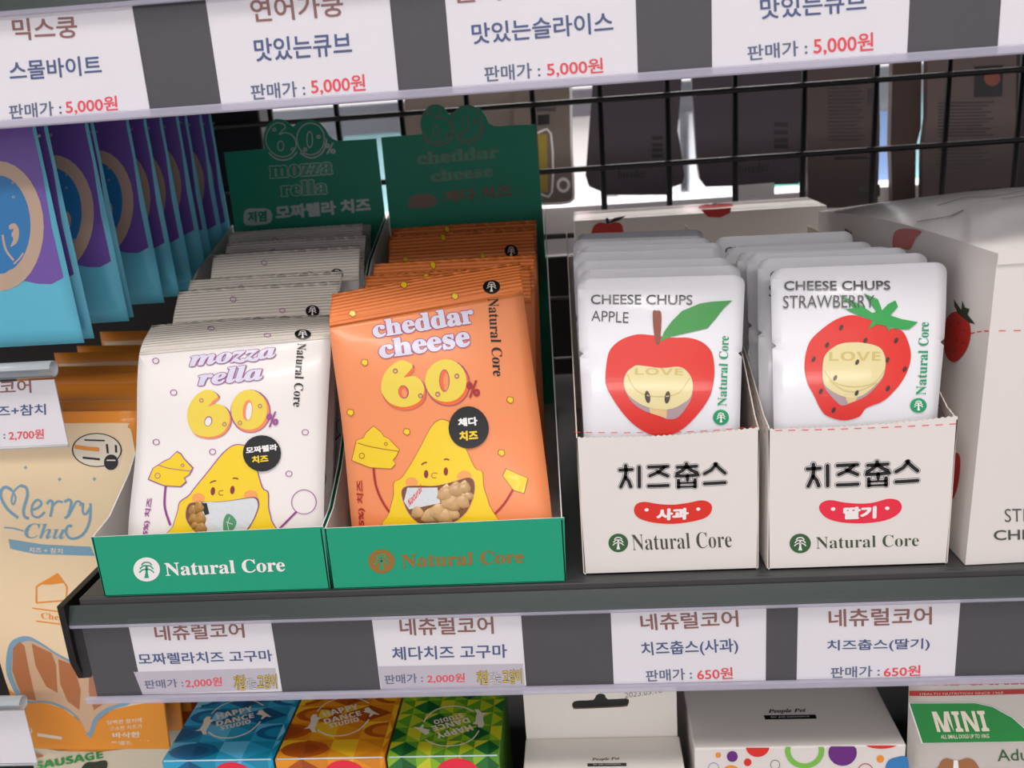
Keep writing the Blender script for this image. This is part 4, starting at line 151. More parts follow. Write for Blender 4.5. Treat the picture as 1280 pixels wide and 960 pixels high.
PAL = dict(ink_brown='#8f5a52', ink_blue='#3f5286', ink_slate='#5b6787', ink_red='#f0424f', ink_dark='#1d1a1c', ink_dim='#3a3133', ink_grey='#4b474c', ink_charcoal='#4a4a46', ink_green='#3c4f38',
 tag_grey='#c9c3cf', print_yellow='#f2cf1f', paper='#f4f0f0', ink_magenta='#9c4f96', pale_lilac='#d5d3e4', print_cheese='#ecd24a', print_coral='#f58a5c', bag_white='#eee8e5', bag_orange='#f3935e',
 print_black='#0c0a0a', print_purple='#8e3b86', print_dark_red='#8a2c2c', print_salmon='#f2a35c', snack_shadow='#7a4c22', foil='#dfe3e6', sachet_green='#4f9468', ink_rust='#b0552a', ink_plum='#a2457c',  # the ground of the snack windows is a dark brown
 print_orange_deep='#ef6a2e', print_red_deep='#ad2326', print_cream='#efe2cf', print_red='#e2291d', tray_green='#0c9f74', gold_ink='#a5793a', header_ink='#d2d9d2', header_brown='#7d5c42',
 leaf_green='#2e5f33', print_pink='#ee2644', print_red_bright='#d9281b', stem_brown='#8a4634', print_leaf='#3f9348', snack_mauve='#a89298', print_stick='#dfbc84', print_disc='#ddcf98', disc_shade='#c9b66c',
 seed='#3b241f', print_green='#0b9660', leaf_bright='#2f9c4a', print_red_dull='#c4271c', leaf_dark='#2c3a26', bag_cream='#f7dcb4', print_blue_pale='#7fa9c0', print_orange='#f0962f', bag_amber='#f39a2c',
 snack_tan='#d9b492', snack_brown='#b9764a', bag_purple='#7d5bb8', print_tan='#d8b8a0', bag_blue='#2f86c8', print_violet='#6a2080', print_lime='#7cc24c', print_blue='#2f7fc0', green_deep='#128a3c', print_dog='#a06a40', print_mustard='#a8923a')
def ink(k):
    if k == 'gold_ink': return mat(k, PAL[k], .38, .35)
    if k in ('foil',): return mat(k, PAL[k], .22, .25, bump=('n', 260, .5))
    return mat(k, PAL[k], .40, coat=.3)

# ---------------------------------------------------------------- objects
def tag(o, label, cat=None, group=None, kind=None):
    if label: o['label'] = label
    if cat: o['category'] = cat
    if group: o['group'] = group
    if kind: o['kind'] = kind
    return o
def thing(name, loc, label, cat, group=None, rot=(0, 0, 0)):
    o = D.objects.new(name, None); o.empty_display_size = .02; o.location = loc; o.rotation_euler = rot; COL.objects.link(o)
    return tag(o, label, cat, group)
def link(name, me, parent=None):
    o = D.objects.new(name, me); COL.objects.link(o)
    if parent: o.parent = parent
    return o
def mesh(name, V, F, mats, fm=None, smooth=False, uv=None):
    me = D.meshes.new(name); me.from_pydata([tuple(map(float, v)) for v in V], [], F)
    for m in mats: me.materials.append(m)
    if fm: me.polygons.foreach_set('material_index', fm)
    if smooth: me.polygons.foreach_set('use_smooth', [True] * len(me.polygons))
    if uv:
        l = me.uv_layers.new(name='UVMap')
        for p in me.polygons:
            for li in p.loop_indices: l.data[li].uv = uv[me.loops[li].vertex_index]
    me.update(); return me
def origin_shift(V, parent):
    if parent is None: return V
    o = np.array(parent.location); return [np.array(v) - o for v in V]
def box_me(name, lo, hi, m, bevel=0.0, seg=2):
    bm = bmesh.new(); bmesh.ops.create_cube(bm, size=1)
    for v in bm.verts: v.co = Vector([(lo[i] + hi[i]) / 2 + v.co[i] * (hi[i] - lo[i]) for i in range(3)])
    if bevel: bmesh.ops.bevel(bm, geom=bm.edges[:], offset=bevel, segments=seg, affect='EDGES', profile=.5)
    me = D.meshes.new(name); bm.to_mesh(me); bm.free(); me.materials.append(m); return me
def box(name, lo, hi, m, parent=None, bevel=0.0):
    if parent is not None:
        o = parent.location; lo = [lo[i] - o[i] for i in range(3)]; hi = [hi[i] - o[i] for i in range(3)]
    return link(name, box_me(name, lo, hi, m, bevel), parent)
def tube(name, pts, r, m, parent=None, n=10, closed=False):
    pts = [Vector(p) for p in pts]; V = []; F = []
    if parent is not None: pts = [p - parent.location for p in pts]
    for i, p in enumerate(pts):
        d = (pts[min(i + 1, len(pts) - 1)] - pts[max(i - 1, 0)]).normalized()
        a = d.cross(Vector((0, 0, 1)) if abs(d.z) < .9 else Vector((1, 0, 0))).normalized(); b = d.cross(a)
        for k in range(n):
            t = 2 * math.pi * k / n; V.append(p + a * r * math.cos(t) + b * r * math.sin(t))
    for i in range(len(pts) - 1):
        for k in range(n): F.append((i * n + k, i * n + (k + 1) % n, (i + 1) * n + (k + 1) % n, (i + 1) * n + k))
    F.append(tuple(range(n))[::-1]); F.append(tuple((len(pts) - 1) * n + k for k in range(n)))
    return link(name, mesh(name, V, F, [m], smooth=True), parent)
def prism(name, poly, f, th, mf, mb=None, parent=None, holes=()):
    """flat sheet: 2-D outline -> f(a, b, depth); front at depth 0, back at depth th."""
    loops = [poly] + list(holes); flat = [p for l in loops for p in l]
    T = tessellate_polygon([[Vector((a, b, 0)) for a, b in l] for l in loops]); n = len(flat)
    V = [f(a, b, 0) for a, b in flat] + [f(a, b, th) for a, b in flat]; F = []; fm = []
    for t in T:
        p = [flat[i] for i in t]; ar = (p[1][0]-p[0][0])*(p[2][1]-p[0][1])-(p[2][0]-p[0][0])*(p[1][1]-p[0][1])
        t = tuple(t) if ar > 0 else tuple(t)[::-1]
        F.append(t); fm.append(0); F.append(tuple(i + n for i in t[::-1])); fm.append(1)
    k = 0
    for l in loops:
        m_ = len(l)
        ar = sum(l[i][0] * l[(i + 1) % m_][1] - l[(i + 1) % m_][0] * l[i][1] for i in range(m_))
        if l is not poly: ar = -ar
        for i in range(m_):
            a, b = k + i, k + (i + 1) % m_
            F.append((b, a, a + n, b + n) if ar > 0 else (a, b, b + n, a + n)); fm.append(1)
        k += m_
    V = origin_shift(V, parent)
    return link(name, mesh(name, V, F, [mf, mb or mf], fm), parent)

# ---------------------------------------------------------------- printing
TXT = {}
def make_texts():
    want = set()
    for _s, its in ART.values():
        for it in its:
            if it[0] == 'T': want.add((it[4], it[8] if it[8] < .014 else 0.0))
    obs = []
    for t, off in sorted(want):
        c = D.curves.new('t', 'FONT'); c.body = t; c.size = 1; c.offset = off; c.resolution_u = 3
        o = D.objects.new('t', c); COL.objects.link(o); obs.append((t, off, o, c))
    bpy.context.view_layer.update(); dg = bpy.context.evaluated_depsgraph_get()
    for t, off, o, c in obs:
        me = D.meshes.new_from_object(o.evaluated_get(dg))
        TXT[(t, off)] = ([(v.co.x, v.co.y) for v in me.vertices], [tuple(p.vertices) for p in me.polygons]); D.meshes.remove(me)
    for t, off, o, c in obs: D.objects.remove(o); D.curves.remove(c)
make_texts()
def unflat(l): return [(l[i] * 1e-5, l[i + 1] * 1e-5) for i in range(0, len(l), 2)]
def catmull(p, closed, n):
    N, o = len(p), []
    for i in range(N if closed else N - 1):
        g = (lambda k: p[k % N]) if closed else (lambda k: p[min(max(k, 0), N - 1)])
        a, b, c, d = [np.array(q) for q in (g(i - 1), g(i), g(i + 1), g(i + 2))]
        for k in range(n):
            t = k / n; o.append(tuple(.5 * ((2 * b) + (c - a) * t + (2 * a - 5 * b + 4 * c - d) * t * t + (3 * b - a - 3 * c + d) * t ** 3)))
    if not closed: o.append(tuple(p[-1]))
    return o
def tess(p): return p, [tuple(t) for t in tessellate_polygon([[Vector((a, b, 0)) for a, b in p]])]
def fit2d(it, asp):
    """2-D verts and faces of one printed item in the sheet's own (u, s) coordinates, plus the shifts that embolden it."""
    k = it[0]; Z0 = [(0, 0)]
    if k == 'P': return tess(unflat(it[4])) + (Z0,)
    if k == 'Q': return tess(catmull(unflat(it[4]), True, 4)) + (Z0,)
    if k in 'EO':
        c, a, b = [np.array(q) for q in unflat(it[4])]; a, b = a - c, b - c; n = 24 if np.abs(a).max() > .0035 * (1 if asp == 1 else 10) else 14
        el = lambda q: [tuple(c + (a * math.cos(t) + b * math.sin(t)) * q) for t in [2 * math.pi * i / n for i in range(n)]]
        if k == 'E': return tess(el(1)) + (Z0,)
        return el(1) + el(it[5]), [(i, (i + 1) % n, n + (i + 1) % n, n + i) for i in range(n)], Z0
    if k == 'H':
        o, i_ = unflat(it[4]), unflat(it[5]); n = len(o)
        return o + i_, [(k, (k + 1) % n, n + (k + 1) % n, n + k) for k in range(n)], Z0
    if k in 'SR':
        w = it[4] * .5e-5; p = unflat(it[6]); p = catmull(p, False, 3) if it[5] else p; A, B = [], []
        for i, q in enumerate(p):
            u, v = p[max(i - 1, 0)], p[min(i + 1, len(p) - 1)]; dx, dy = (v[0] - u[0]) * asp, v[1] - u[1]; l = math.hypot(dx, dy) + 1e-12; dx, dy = dx / l * w, dy / l * w
            A.append((q[0] - dy / asp, q[1] + dx)); B.append((q[0] + dy / asp, q[1] - dx))
            if k == 'R' and i == 0: s0 = (dx, dy)
        n = len(p)
        if k == 'S': return A + B, [(i, i + 1, n + i + 1, n + i) for i in range(n - 1)], Z0
        cap0 = [(p[0][0] + (-s0[0] * math.sin(t) + -s0[1] * -math.cos(t)) / asp, p[0][1] + (-s0[1] * math.sin(t) - s0[0] * math.cos(t))) for t in [math.pi * i / 6 for i in range(1, 6)]]
        cap1 = [(p[-1][0] + (dx * math.sin(t) - dy * math.cos(t)) / asp, p[-1][1] + (dy * math.sin(t) + dx * math.cos(t))) for t in [math.pi * i / 6 for i in range(1, 6)]]
        return tess(A + cap1 + B[::-1] + cap0) + (Z0,)
    A, B, U = [np.array(q) * 1e-5 for q in (it[5], it[6], it[7])]
    bold, ref = it[8], it[9]; v, f = TXT[(it[4], bold if bold < .014 else 0.0)]
    x0, x1 = min(a for a, b in v), max(a for a, b in v); y0, y1 = min(b for a, b in v), max(b for a, b in v); sh = Z0
    if bold >= .014: x0 -= ref; x1 += ref; y0 -= ref; y1 += ref
    e1, e2 = (B - A) / (x1 - x0), (U - A) / (y1 - y0)
    if bold >= .014:                                                  # bolder: the glyphs spread over a small circle
        n = 8 if bold > .03 else 6; sh = [tuple(e1 * bold * math.cos(2 * math.pi * i / n) + e2 * bold * math.sin(2 * math.pi * i / n)) for i in range(n)]
    return [tuple(A + e1 * (a - x0) + e2 * (b - y0)) for a, b in v], f, sh
def slice2d(v, f, us, ss):
    bm = bmesh.new(); bv = [bm.verts.new((a, b, 0)) for a, b in v]
    for q in f:
        try: bm.faces.new([bv[i] for i in q])
        except ValueError: pass
    if us or ss:
        xs = [a for a, b in v]; ys = [b for a, b in v]
        for x in us:
            if min(xs) < x < max(xs): bmesh.ops.bisect_plane(bm, geom=bm.verts[:] + bm.edges[:] + bm.faces[:], dist=1e-7, plane_co=(x, 0, 0), plane_no=(1, 0, 0))
        for y in ss:
            if min(ys) < y < max(ys): bmesh.ops.bisect_plane(bm, geom=bm.verts[:] + bm.edges[:] + bm.faces[:], dist=1e-7, plane_co=(0, y, 0), plane_no=(0, 1, 0))
    for q in bm.faces:
        q.normal_update()
        if q.normal.z < 0: q.normal_flip()
    bm.verts.index_update()
    V = [(x.co.x, x.co.y) for x in bm.verts]; F = [tuple(x.index for x in q.verts) for q in bm.faces]; bm.free(); return V, F
def pmap(surf, step):
    if isinstance(surf, Surf): return lambda a, b, lay: surf.pt(a, b, .00026 + .00009 * (lay or 1))
    return surf
def prints(art, parent, surf, us=(), ss=(), remap=None, swap=None, skip=()):
    """one mesh per printed part (lettering, logo, picture ...), each with its inks."""
    groups = {}
    for it in ART[art][1]:
        if it[1] in skip: continue
        groups.setdefault(it[1], []).append(it)
    fn = pmap(surf, 0); out = []
    sk = ART[art][0]; asp = {'mozz': .1, 'ched': .1, 'apple': .08, 'straw': .08}.get(sk, 1)
    for part, its in groups.items():
        V, F, fm, mats = [], [], [], []
        for it in its:
            v, f, sh = fit2d(it, asp)
            if it[0] in 'TSRHO': v, f = slice2d(v, f, (), ss if asp < 1 and it[0] in 'T' else ())
            else: v, f = slice2d(v, f, us, ss)
            m = ink(swap.get(it[2], it[2]) if swap else it[2])
            if m not in mats: mats.append(m)
            for i, (dx, dy) in enumerate(sh):
                k = len(V); V += [fn(*(remap(a + dx, b + dy) if remap else (a + dx, b + dy)), it[3] + i * .1) for a, b in v]; F += [tuple(i + k for i in q) for q in f]; fm += [mats.index(m)] * len(f)
        out.append(link(part, mesh(part, origin_shift(V, parent), F, mats, fm), parent))
    for o in out:
        if o.name.split('.')[0] in ('cheese_dots', 'sparkles', 'coloured_dots', 'small_print', 'squiggles'): o['kind'] = 'stuff'   # tiny scattered print
    return out
def sheet(name, outline, surf, us, ss, mats, parent, th=.0003, smooth=True, backmat=0):
    T = tessellate_polygon([[Vector((a, b, 0)) for a, b in outline]])
    v, f = slice2d(outline, [tuple(t) for t in T], us, ss); n = len(v)
    V = [surf.pt(a, b, 0, 1) for a, b in v] + [surf.pt(a, b, -th, -1) for a, b in v]
    F = list(f) + [tuple(i + n for i in q[::-1]) for q in f]; fm = [0] * len(f) + [backmat] * len(f)
    cnt = {}
    for q in f:
        for i in range(len(q)): e = (q[i], q[(i + 1) % len(q)]); cnt[e] = 1
    for (a, b) in list(cnt):
        if (b, a) not in cnt: F.append((b, a, a + n, b + n)); fm.append(0)
    me = mesh(name, origin_shift(V, parent), F, mats, fm, smooth, [(a, b * 10) for a, b in v] * 2)
    return link(name, me, parent)
def copy_tree(o, loc, rot, label=None, name=None):
    r = o.copy(); COL.objects.link(r); r.location = loc; r.rotation_euler = rot
    if label: r['label'] = label
    for ch in list(o.children):
        c = ch.copy(); COL.objects.link(c); c.parent = r
        for g in ch.children:
            d = g.copy(); COL.objects.link(d); d.parent = c
    return r
def fr(a, b, n): return [a + (b - a) * i / n for i in range(n + 1)]

# ---------------------------------------------------------------- the room
def structure(o): o['kind'] = 'structure'; return o
structure(box('floor', (-4, -3.5, -1.02), (4, 5, -1.0), mat('floor_tile', '#a8a29c', .35, noise=(3, .15))))
structure(box('ceiling', (-4, -3.5, 1.7), (4, 5, 1.72), mat('ceiling_white', '#e8e6e2', .8)))
structure(box('wall_back', (-4, 4.6, -1), (4, 4.66, 1.7), mat('wall_paint', '#dcdad6', .7)))
lampm = mat('lamp_panel', '#fff8f0', .5, emit=4)
for i, (x, y, w, d, l) in enumerate(((-.1, -.55, 1.6, .35, 'long ceiling light panel right above the shelf front'), (.1, -2.8, 2.4, .5, 'ceiling light panel over the aisle behind the viewer'), (.1, 1.5, 2.4, .5, 'ceiling light panel over the aisle beyond the wire grid'))):
    t = thing('ceiling_light', (x, y, 1.7), l, 'light')
    box('frame', (x - w / 2 - .03, y - d / 2 - .03, 1.66), (x + w / 2 + .03, y + d / 2 + .03, 1.7), mat('lamp_frame', '#d8d8d8', .5), t, .004)
    box('diffuser', (x - w / 2, y - d / 2, 1.64), (x + w / 2, y + d / 2, 1.66), lampm, t, .002)

# ---------------------------------------------------------------- shelves
shelf_m = mat('shelf_grey_steel', '#3b3a3c', .38, noise=(60, .12)); black = mat('black_steel', '#0d0c0d', .45)
rail_m = mat('rail_grey', '#3f3e42', .5, noise=(200, .08)); lip_m = mat('clear_lip', '#c6c3d6', .18, trans=.5, coat=.6)
clear = mat('clear_plastic', '#a8a8b0', .08, trans=.95); strip_m = mat('clear_strip', '#3f4846', .22, trans=.3)
def shelf(z, x0, x1, label):
    t = thing('metal_shelf', (0, 0, z), label, 'shelf')
    box('deck', (x0, .0035, z - .024), (x1, .372, z), shelf_m, t, .0012)
    box('front_edge', (x0, .0018, z - .0045), (x1, .006, z - .0002), shelf_m, t, .0006)
    box('rail_back', (x0 - .001, .0007, z - .0603), (x1, .0021, z - .0095), rail_m, t)
    # sloping clear strip, clear cover and the two clear lips that hold the price cards
    f = lambda a, b, d: (a, .0012 - (b * .0042), z - .0035 - b * .0088 - d)
    prism('top_strip', [(x0 - .006, 0), (x0 - .008, 1), (x1, 1), (x1, 0)], lambda a, b, d: (a, .0012 - b * .0042, z - .0035 - b * .0088 - d), .0006, strip_m, None, t)
    box('upper_lip', (x0 - .008, -.0030, z - .0150), (x1, -.0008, z - .0122), lip_m, t, .0006)
    box('clear_cover', (x0 - .005, -.0012, z - .0572), (x1, -.0008, z - .0160), clear, t)
    box('lower_lip', (x0 - .006, -.0034, z - .0603), (x1, -.0006, z - .0565), lip_m, t, .0007)
    return t
s_low = shelf(0, -.2665, 1.05, 'grey steel shelf that carries the green trays and white boxes')
s_up = shelf(.2940, -.80, 1.05, 'grey steel shelf across the top with the 5,000 won price cards')
br = [(-.004, -.001), (-.004, -.034), (.000, -.046), (.006, -.0495), (.012, -.046), (.03, -.03), (.3, -.03), (.37, -.06), (.37, -.001)]
prism('bracket', br, lambda a, b, d: (-.2752 + d, a, b), .0035, black, None, s_low)
s_floor = thing('metal_shelf', (0, 0, -.235), 'lowest shelf, under the patterned boxes, mostly out of frame', 'shelf')
box('deck', (-.28, -.02, -.259), (1.05, .372, -.235), shelf_m, s_floor, .001)
grid = thing('wire_grid_panel', (0, .385, 0), 'black wire grid panel at the back of the shelf', 'grid')
for x in (-.307, -.251, -.195, -.141, -.0865, -.0325, .0223, .0765, .1305, .185, .241, .297, .353, .409):
    tube('wire', [(x, .385, -.26), (x, .385, .40)], .0025, black, grid, 8)
for z in (.335, .281, .2262, .1725, .1185, .0645, .0105, -.0435, -.0975, -.15, -.2):
    tube('wire', [(-.335, .3812, z), (.46, .3812, z)], .0023, black, grid, 8)
up = thing('upright_post', (-.292, .39, 0), 'black steel upright post between the two shelf bays', 'post')
box('post', (-.318, .3885, -.99), (-.262, .43, .6), black, up, .002)
pb = thing('back_board', (-.62, .40, 0), 'dark back board behind the hanging blue pouches', 'board')
box('board', (-.95, .395, -.4), (-.318, .41, .5), mat('dark_board', '#17120f', .7), pb)

# ---------------------------------------------------------------- price cards
card_m = mat('card_white', '#efecf2', .6)
def railmap(y=0.0): return lambda a, b, lay: (a, y - .00006 - .00005 * lay, b)
def price_card(x0, x1, z0, z1, art, label, group, y=0.0):
    t = thing('price_card', ((x0 + x1) / 2, y, z0), label, 'price tag', group)
    prism('card', [(x0, z0), (x1, z0), (x1, z1), (x0, z1)], lambda a, b, d: (a, y + d, b), .0005, card_m, None, t)
    if art: prints(art, t, railmap(y))
    return t
GL = 'price cards in the lower shelf rail'; GU = 'price cards in the upper shelf rail'
price_card(-.2418, -.1664, -.0570, -.0118, 'tag1', 'white price card at the left end of the lower rail reading 2,000 won', GL)
price_card(-.1140, -.0382, -.0570, -.0128, 'tag2', 'white price card under the cheddar tray, 2,000 won, yellow shop letters', GL)
price_card(.0065, .0825, -.0572, -.0140, 'tag3', 'white price card under the apple box reading 650 won', GL)
price_card(.0978, .1745, -.0572, -.0128, 'tag4', 'white price card under the strawberry box reading 650 won', GL)
price_card(-.2590, -.1834, .2345, .2800, 'utag1', 'leftmost 5,000 won price card of the upper rail, cut by the frame', GU)
price_card(-.1513, -.0736, .2345, .2800, 'utag2', 'second 5,000 won price card from the left, above the mozzarella header', GU)
price_card(-.0504, .0277, .2345, .2800, 'utag3', 'third 5,000 won price card from the left, above the cheddar header', GU)
price_card(.0584, .1370, .2345, .2800, 'utag4', 'fourth 5,000 won price card from the left, above the white cartons', GU)
price_card(.1728, .2510, .2345, .2800, None, 'blank looking white price card at the right end of the upper rail', GU)

# ---------------------------------------------------------------- snack bags
US = fr(0, 1, 14)[1:-1]; SS = fr(0, .165, 26)[1:-1] + [.1215, .1245, .1285, .1305, .1325]
KINDS = {
 'mozz': dict(m=mat('bag_white_film', '#eee8e5', .33, bump=('n', 35, .25), coat=.25), s=mat('bag_white_seal', '#e6ddd1', .4, bump=('ribs', 14, .4)), swap=None, word='white mozzarella snack bag'),
 'ched': dict(m=mat('bag_orange_film', '#f3935e', .33, bump=('n', 35, .25), coat=.25), s=mat('bag_orange_seal', '#ef8443', .4, bump=('ribs', 14, .4)), swap=None, word='orange cheddar snack bag')}
def snack_lumps(kind, t, surf, spots, colour):
    V, F = [], []
    for (u, s, r, h) in spots:
        k = len(V); n = 9
        for j in range(4):
            ph = j / 3 * math.pi / 2
            for i in range(n):
                th = 2 * math.pi * i / n; q = 1 + .18 * math.sin(3 * th + r * 900) + random.uniform(-.08, .08)
                V.append(surf.pt(u + r / .1 * math.cos(th) * math.cos(ph) * q, s + r * math.sin(th) * math.cos(ph) * q, .0005 + h * math.sin(ph)))
        for j in range(3):
            for i in range(n): F.append((k + j * n + i, k + j * n + (i + 1) % n, k + (j + 1) * n + (i + 1) % n, k + (j + 1) * n + i))
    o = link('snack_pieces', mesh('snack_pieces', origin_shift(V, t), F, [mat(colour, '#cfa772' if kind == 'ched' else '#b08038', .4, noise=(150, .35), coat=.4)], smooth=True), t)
    o['kind'] = 'stuff'; return o
def snack_bag(kind, surf, art, loc, label, group, fold=.122, top=.150, lumps=()):
    K = KINDS[kind]; t = thing('snack_bag', loc, label, 'snack bag', group)
    body = [(0, 0)] + [(x, 0) for x in fr(0, 1, 4)[1:]] + [(1, fold)] + [(0, fold)]
    sheet('body', [(0, 0), (1, 0), (1, fold), (0, fold)], surf, US, SS, [K['m']], t)
    nt = 40; tz = [(1 - i / nt, top - (.0006 if i % 2 else 0)) for i in range(nt + 1)]
    sheet('top_seal', [(0, fold), (1, fold)] + tz, surf, US, fr(fold, top, 6)[1:-1], [K['s']], t)
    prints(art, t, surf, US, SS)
    if lumps: snack_lumps(kind, t, surf, lumps, 'snack_' + kind)
    return t
SM = Surf(*SURF['mozz']); SCH = Surf(*SURF['ched'])
ORD = ['', 'second', 'third', 'fourth', 'fifth', 'sixth', 'seventh', 'eighth', 'ninth', 'tenth', 'eleventh']
GM = 'white mozzarella snack bags in the left green tray'; GC = 'orange cheddar snack bags in the right green tray'
snack_bag('mozz', SM, 'mozz', (-.186, .012, .003), 'frontmost white mozzarella snack bag, lowest in the left green tray', GM, .122, .150, LUMPS['mozz'])
snack_bag('ched', SCH, 'ched', (-.07, .012, .003), 'frontmost orange cheddar snack bag, its window full of pieces', GC, .130, .152, LUMPS['ched'])
def back_bag(kind, places, group, fold, top, tray):
    """same bag standing straighter, built once and copied backwards."""
    HW = .0485 if kind == 'mozz' else .0495
    rows = [(0, (-HW, 0, 0), (HW, 0, 0)), (.06, (-HW, .001, .064), (HW, .001, .064)), (fold, (-HW, .0, .140), (HW, .0, .140)), (top, (-HW, .005, .165), (HW, .005, .165))]
    surf = Surf(rows, .0035, (0, fold), .0004); t0 = None
    for i, (x, y, z, rz) in enumerate(places):
        lean = math.acos(min(.995, (z - .003) / .165)); yb = y - .165 * math.sin(lean)
        lab = '%s %s from the front of the %s green tray' % (ORD[i + 1], KINDS[kind]['word'], tray)
        if t0 is None:
            t0 = snack_bag(kind, surf, kind, (0, 0, 0), lab, group, fold, top); t0.location = (x, yb, .003); t0.rotation_euler = (-lean, 0, rz)
        else: copy_tree(t0, (x, yb, .003), (-lean, 0, rz), lab)
back_bag('mozz', PLACE['mozz'], GM, .122, .150, 'left'); back_bag('ched', PLACE['ched'], GC, .130, .152, 'right')

# ---------------------------------------------------------------- green counter trays
green = mat('tray_green_card', '#0f9f7a', .5, noise=(400, .04)); white_card = mat('white_card', '#e4dfdc', .6)
def tray(x0, x1, art, hart, outline, label, skew=-.033):
    y0, y1, h = .0025, .2885, .0340; th = .0006
    t = thing('counter_tray', ((x0 + x1) / 2, y0, 0), label, 'tray')
    fz = .0006
    prism('front_panel', [(x0, fz), (x1, fz), (x1 + .001, h + .001), (x0 - .0005, h)], lambda a, b, d: (a, y0 + d, b), th, green, white_card, t)
    prof = [(0, fz), (y1 - y0, fz), (y1 - y0, .155), (.2, .135), (.14, .105), (.09, .073), (.05, .048), (.02, .036), (0, h)]
    prism('side_panel', [(-a, b) for a, b in prof], lambda a, b, d: (x0 - skew * a + d, y0 - a, b), th, green, white_card, t)
    prism('side_panel', prof, lambda a, b, d: (x1 + skew * a - d, y0 + a, b), th, green, white_card, t)
    prism('bottom_panel', [(x0, y0), (x1, y0), (x1 + skew * .286, y1), (x0 + skew * .286, y1)], lambda a, b, d: (a, b, fz - d + .0004), .0006, white_card, green, t)
    prism('header', outline, lambda a, b, d: (a, y1 + d - .0005, b), .0010, green, white_card, t)
    prints(art, t, lambda a, b, lay: (a, y0 - .0001 - .00006 * lay, b))
    for o in prints(hart, t, lambda a, b, lay: (a, y1 - .0006 - .00006 * lay, b)): pass
    return t
tray(-.2526, -.1342, 'tray1', 'hdr1', OUTL['hdr1'], 'left green counter tray with white maker lettering, holding the white bags')
tray(-.1326, -.0148, 'tray2', 'hdr2', OUTL['hdr2'], 'right green counter tray with brownish gold lettering, holding the orange bags')

# ---------------------------------------------------------------- white display boxes with pouches
boxw = mat('box_white_card', '#e9e2de', .5, bump=('n', 900, .05)); raw = mat('box_inner_card', '#d9ccc2', .7)
def display_box(x0, x1, y0, art, skew, prof, zl, zr, label, y1=.275):
    t = thing('display_box', ((x0 + x1) / 2, y0, 0), label, 'box'); th = .0006; n = 64
    top = []
    for i in range(n + 1):
        u = 1 - i / n; top.append((x0 + (x1 - x0) * u, zl * (1 - u) + zr * u - .0014 * math.sin(math.pi * u) + (.0004 if i % 2 else -.0003)))
    prism('front_panel', [(x0 + .0012, .0004), (x1 - .0010, .0004)] + top, lambda a, b, d: (a, y0 + d, b), th, boxw, raw, t)
    teeth = []
    for (a0, b0), (a1, b1) in zip(prof[:-1], prof[1:]):
        m_ = max(1, int((a1 - a0) / .0016))
        for i in range(m_):
            q = i / m_; teeth.append((a0 + (a1 - a0) * q, b0 + (b1 - b0) * q + (.0004 if i % 2 else 0)))
    teeth.append(prof[-1]); L_ = y1 - y0
    o = [(0, .0004), (L_, .0004)] + teeth[::-1]
    prism('side_panel', [(-a, b) for a, b in o], lambda a, b, d: (x0 - skew * a + d, y0 - a, b), th, boxw, raw, t)
    prism('side_panel', o, lambda a, b, d: (x1 + skew * a - d, y0 + a, b), th, boxw, raw, t)
    prism('back_panel', [(x0 + skew * L_, .0004), (x1 + skew * L_, .0004), (x1 + skew * L_, .118), (x0 + skew * L_, .118)], lambda a, b, d: (a, y1 - d, b), th, raw, boxw, t)
    prism('bottom_panel', [(x0, y0), (x1, y0), (x1 + skew * L_, y1), (x0 + skew * L_, y1)], lambda a, b, d: (a, b, .0010 - d), .0006, raw, boxw, t)
    # red dashes run on along the side panels inside and out
    V, F = [], []
    for sx, xx in ((-1, x0), (1, x1)):
        for i in range(9):
            a = .006 + i * .0065
            for (dx, w) in ((sx * .00008, 1), (-sx * .00072, 1)):
                k = len(V); za = lambda q: np.interp(q, [p[0] for p in prof], [p[1] for p in prof]) - .0062
                for q, e in ((a, 0), (a + .0034, 0), (a + .0034, .0007), (a, .0007)): V.append((xx + skew * q + dx, y0 + q, za(q) + e))
                F.append((k, k + 1, k + 2, k + 3))
    link('tear_line', mesh('tear_line', origin_shift(V, t), F, [ink('print_red')]), t)
    prints(art, t, lambda a, b, lay: (a, y0 - .0001 - .00006 * lay, b))
    return t
display_box(-.0061, .0803, .009, 'box3', -.012, [(0, .0735), (.010, .0775), (.04, .098), (.11, .124), (.17, .134), (.266, .136)], .0735, .0745, 'open white display box with a red sausage shaped patch, full of apple pouches')
display_box(.0843, .1705, .008, 'box4', -.024, [(0, .0745), (.012, .0770), (.04, .090), (.11, .118), (.17, .128), (.267, .130)], .0738, .0762, 'open white display box with a pink sausage shaped patch, full of strawberry pouches')
film = mat('pouch_film', '#e3e3e8', .28, bump=('n', 60, .3), coat=.4)
def pouch(kind, loc, label, group):
    surf = Surf(*SURF[kind]); t = thing('snack_pouch', loc, label, 'pouch', group)
    top, r = .1365, .0055; W_ = .0800; ru = r / W_
    o = [(.0, 0), (1, 0), (1, .094), (.975, .0955), (1, .097)]
    o += [(1 - ru + ru * math.sin(q), top - r + r * math.cos(q)) for q in fr(math.pi / 2, 0, 5)] + [(ru - ru * math.sin(q), top - r + r * math.cos(q)) for q in fr(0, math.pi / 2, 5)]
    o += [(0, .097), (.025, .0955), (0, .094)]
    us, ss = fr(0, 1, 14)[1:-1], fr(0, .1365, 22)[1:-1]
    sheet('body', o, surf, us, ss, [film], t); prints(kind, t, surf, us, ss)
    return t
GA = 'apple cheese pouches in their white box'; GS = 'strawberry cheese pouches in their white box'
pa = pouch('apple', (.0375, .014, .008), 'frontmost apple pouch with a red apple round its clear window', GA)
ps = pouch('straw', (.127, .014, .008), 'frontmost strawberry pouch with a strawberry round its clear window', GS)
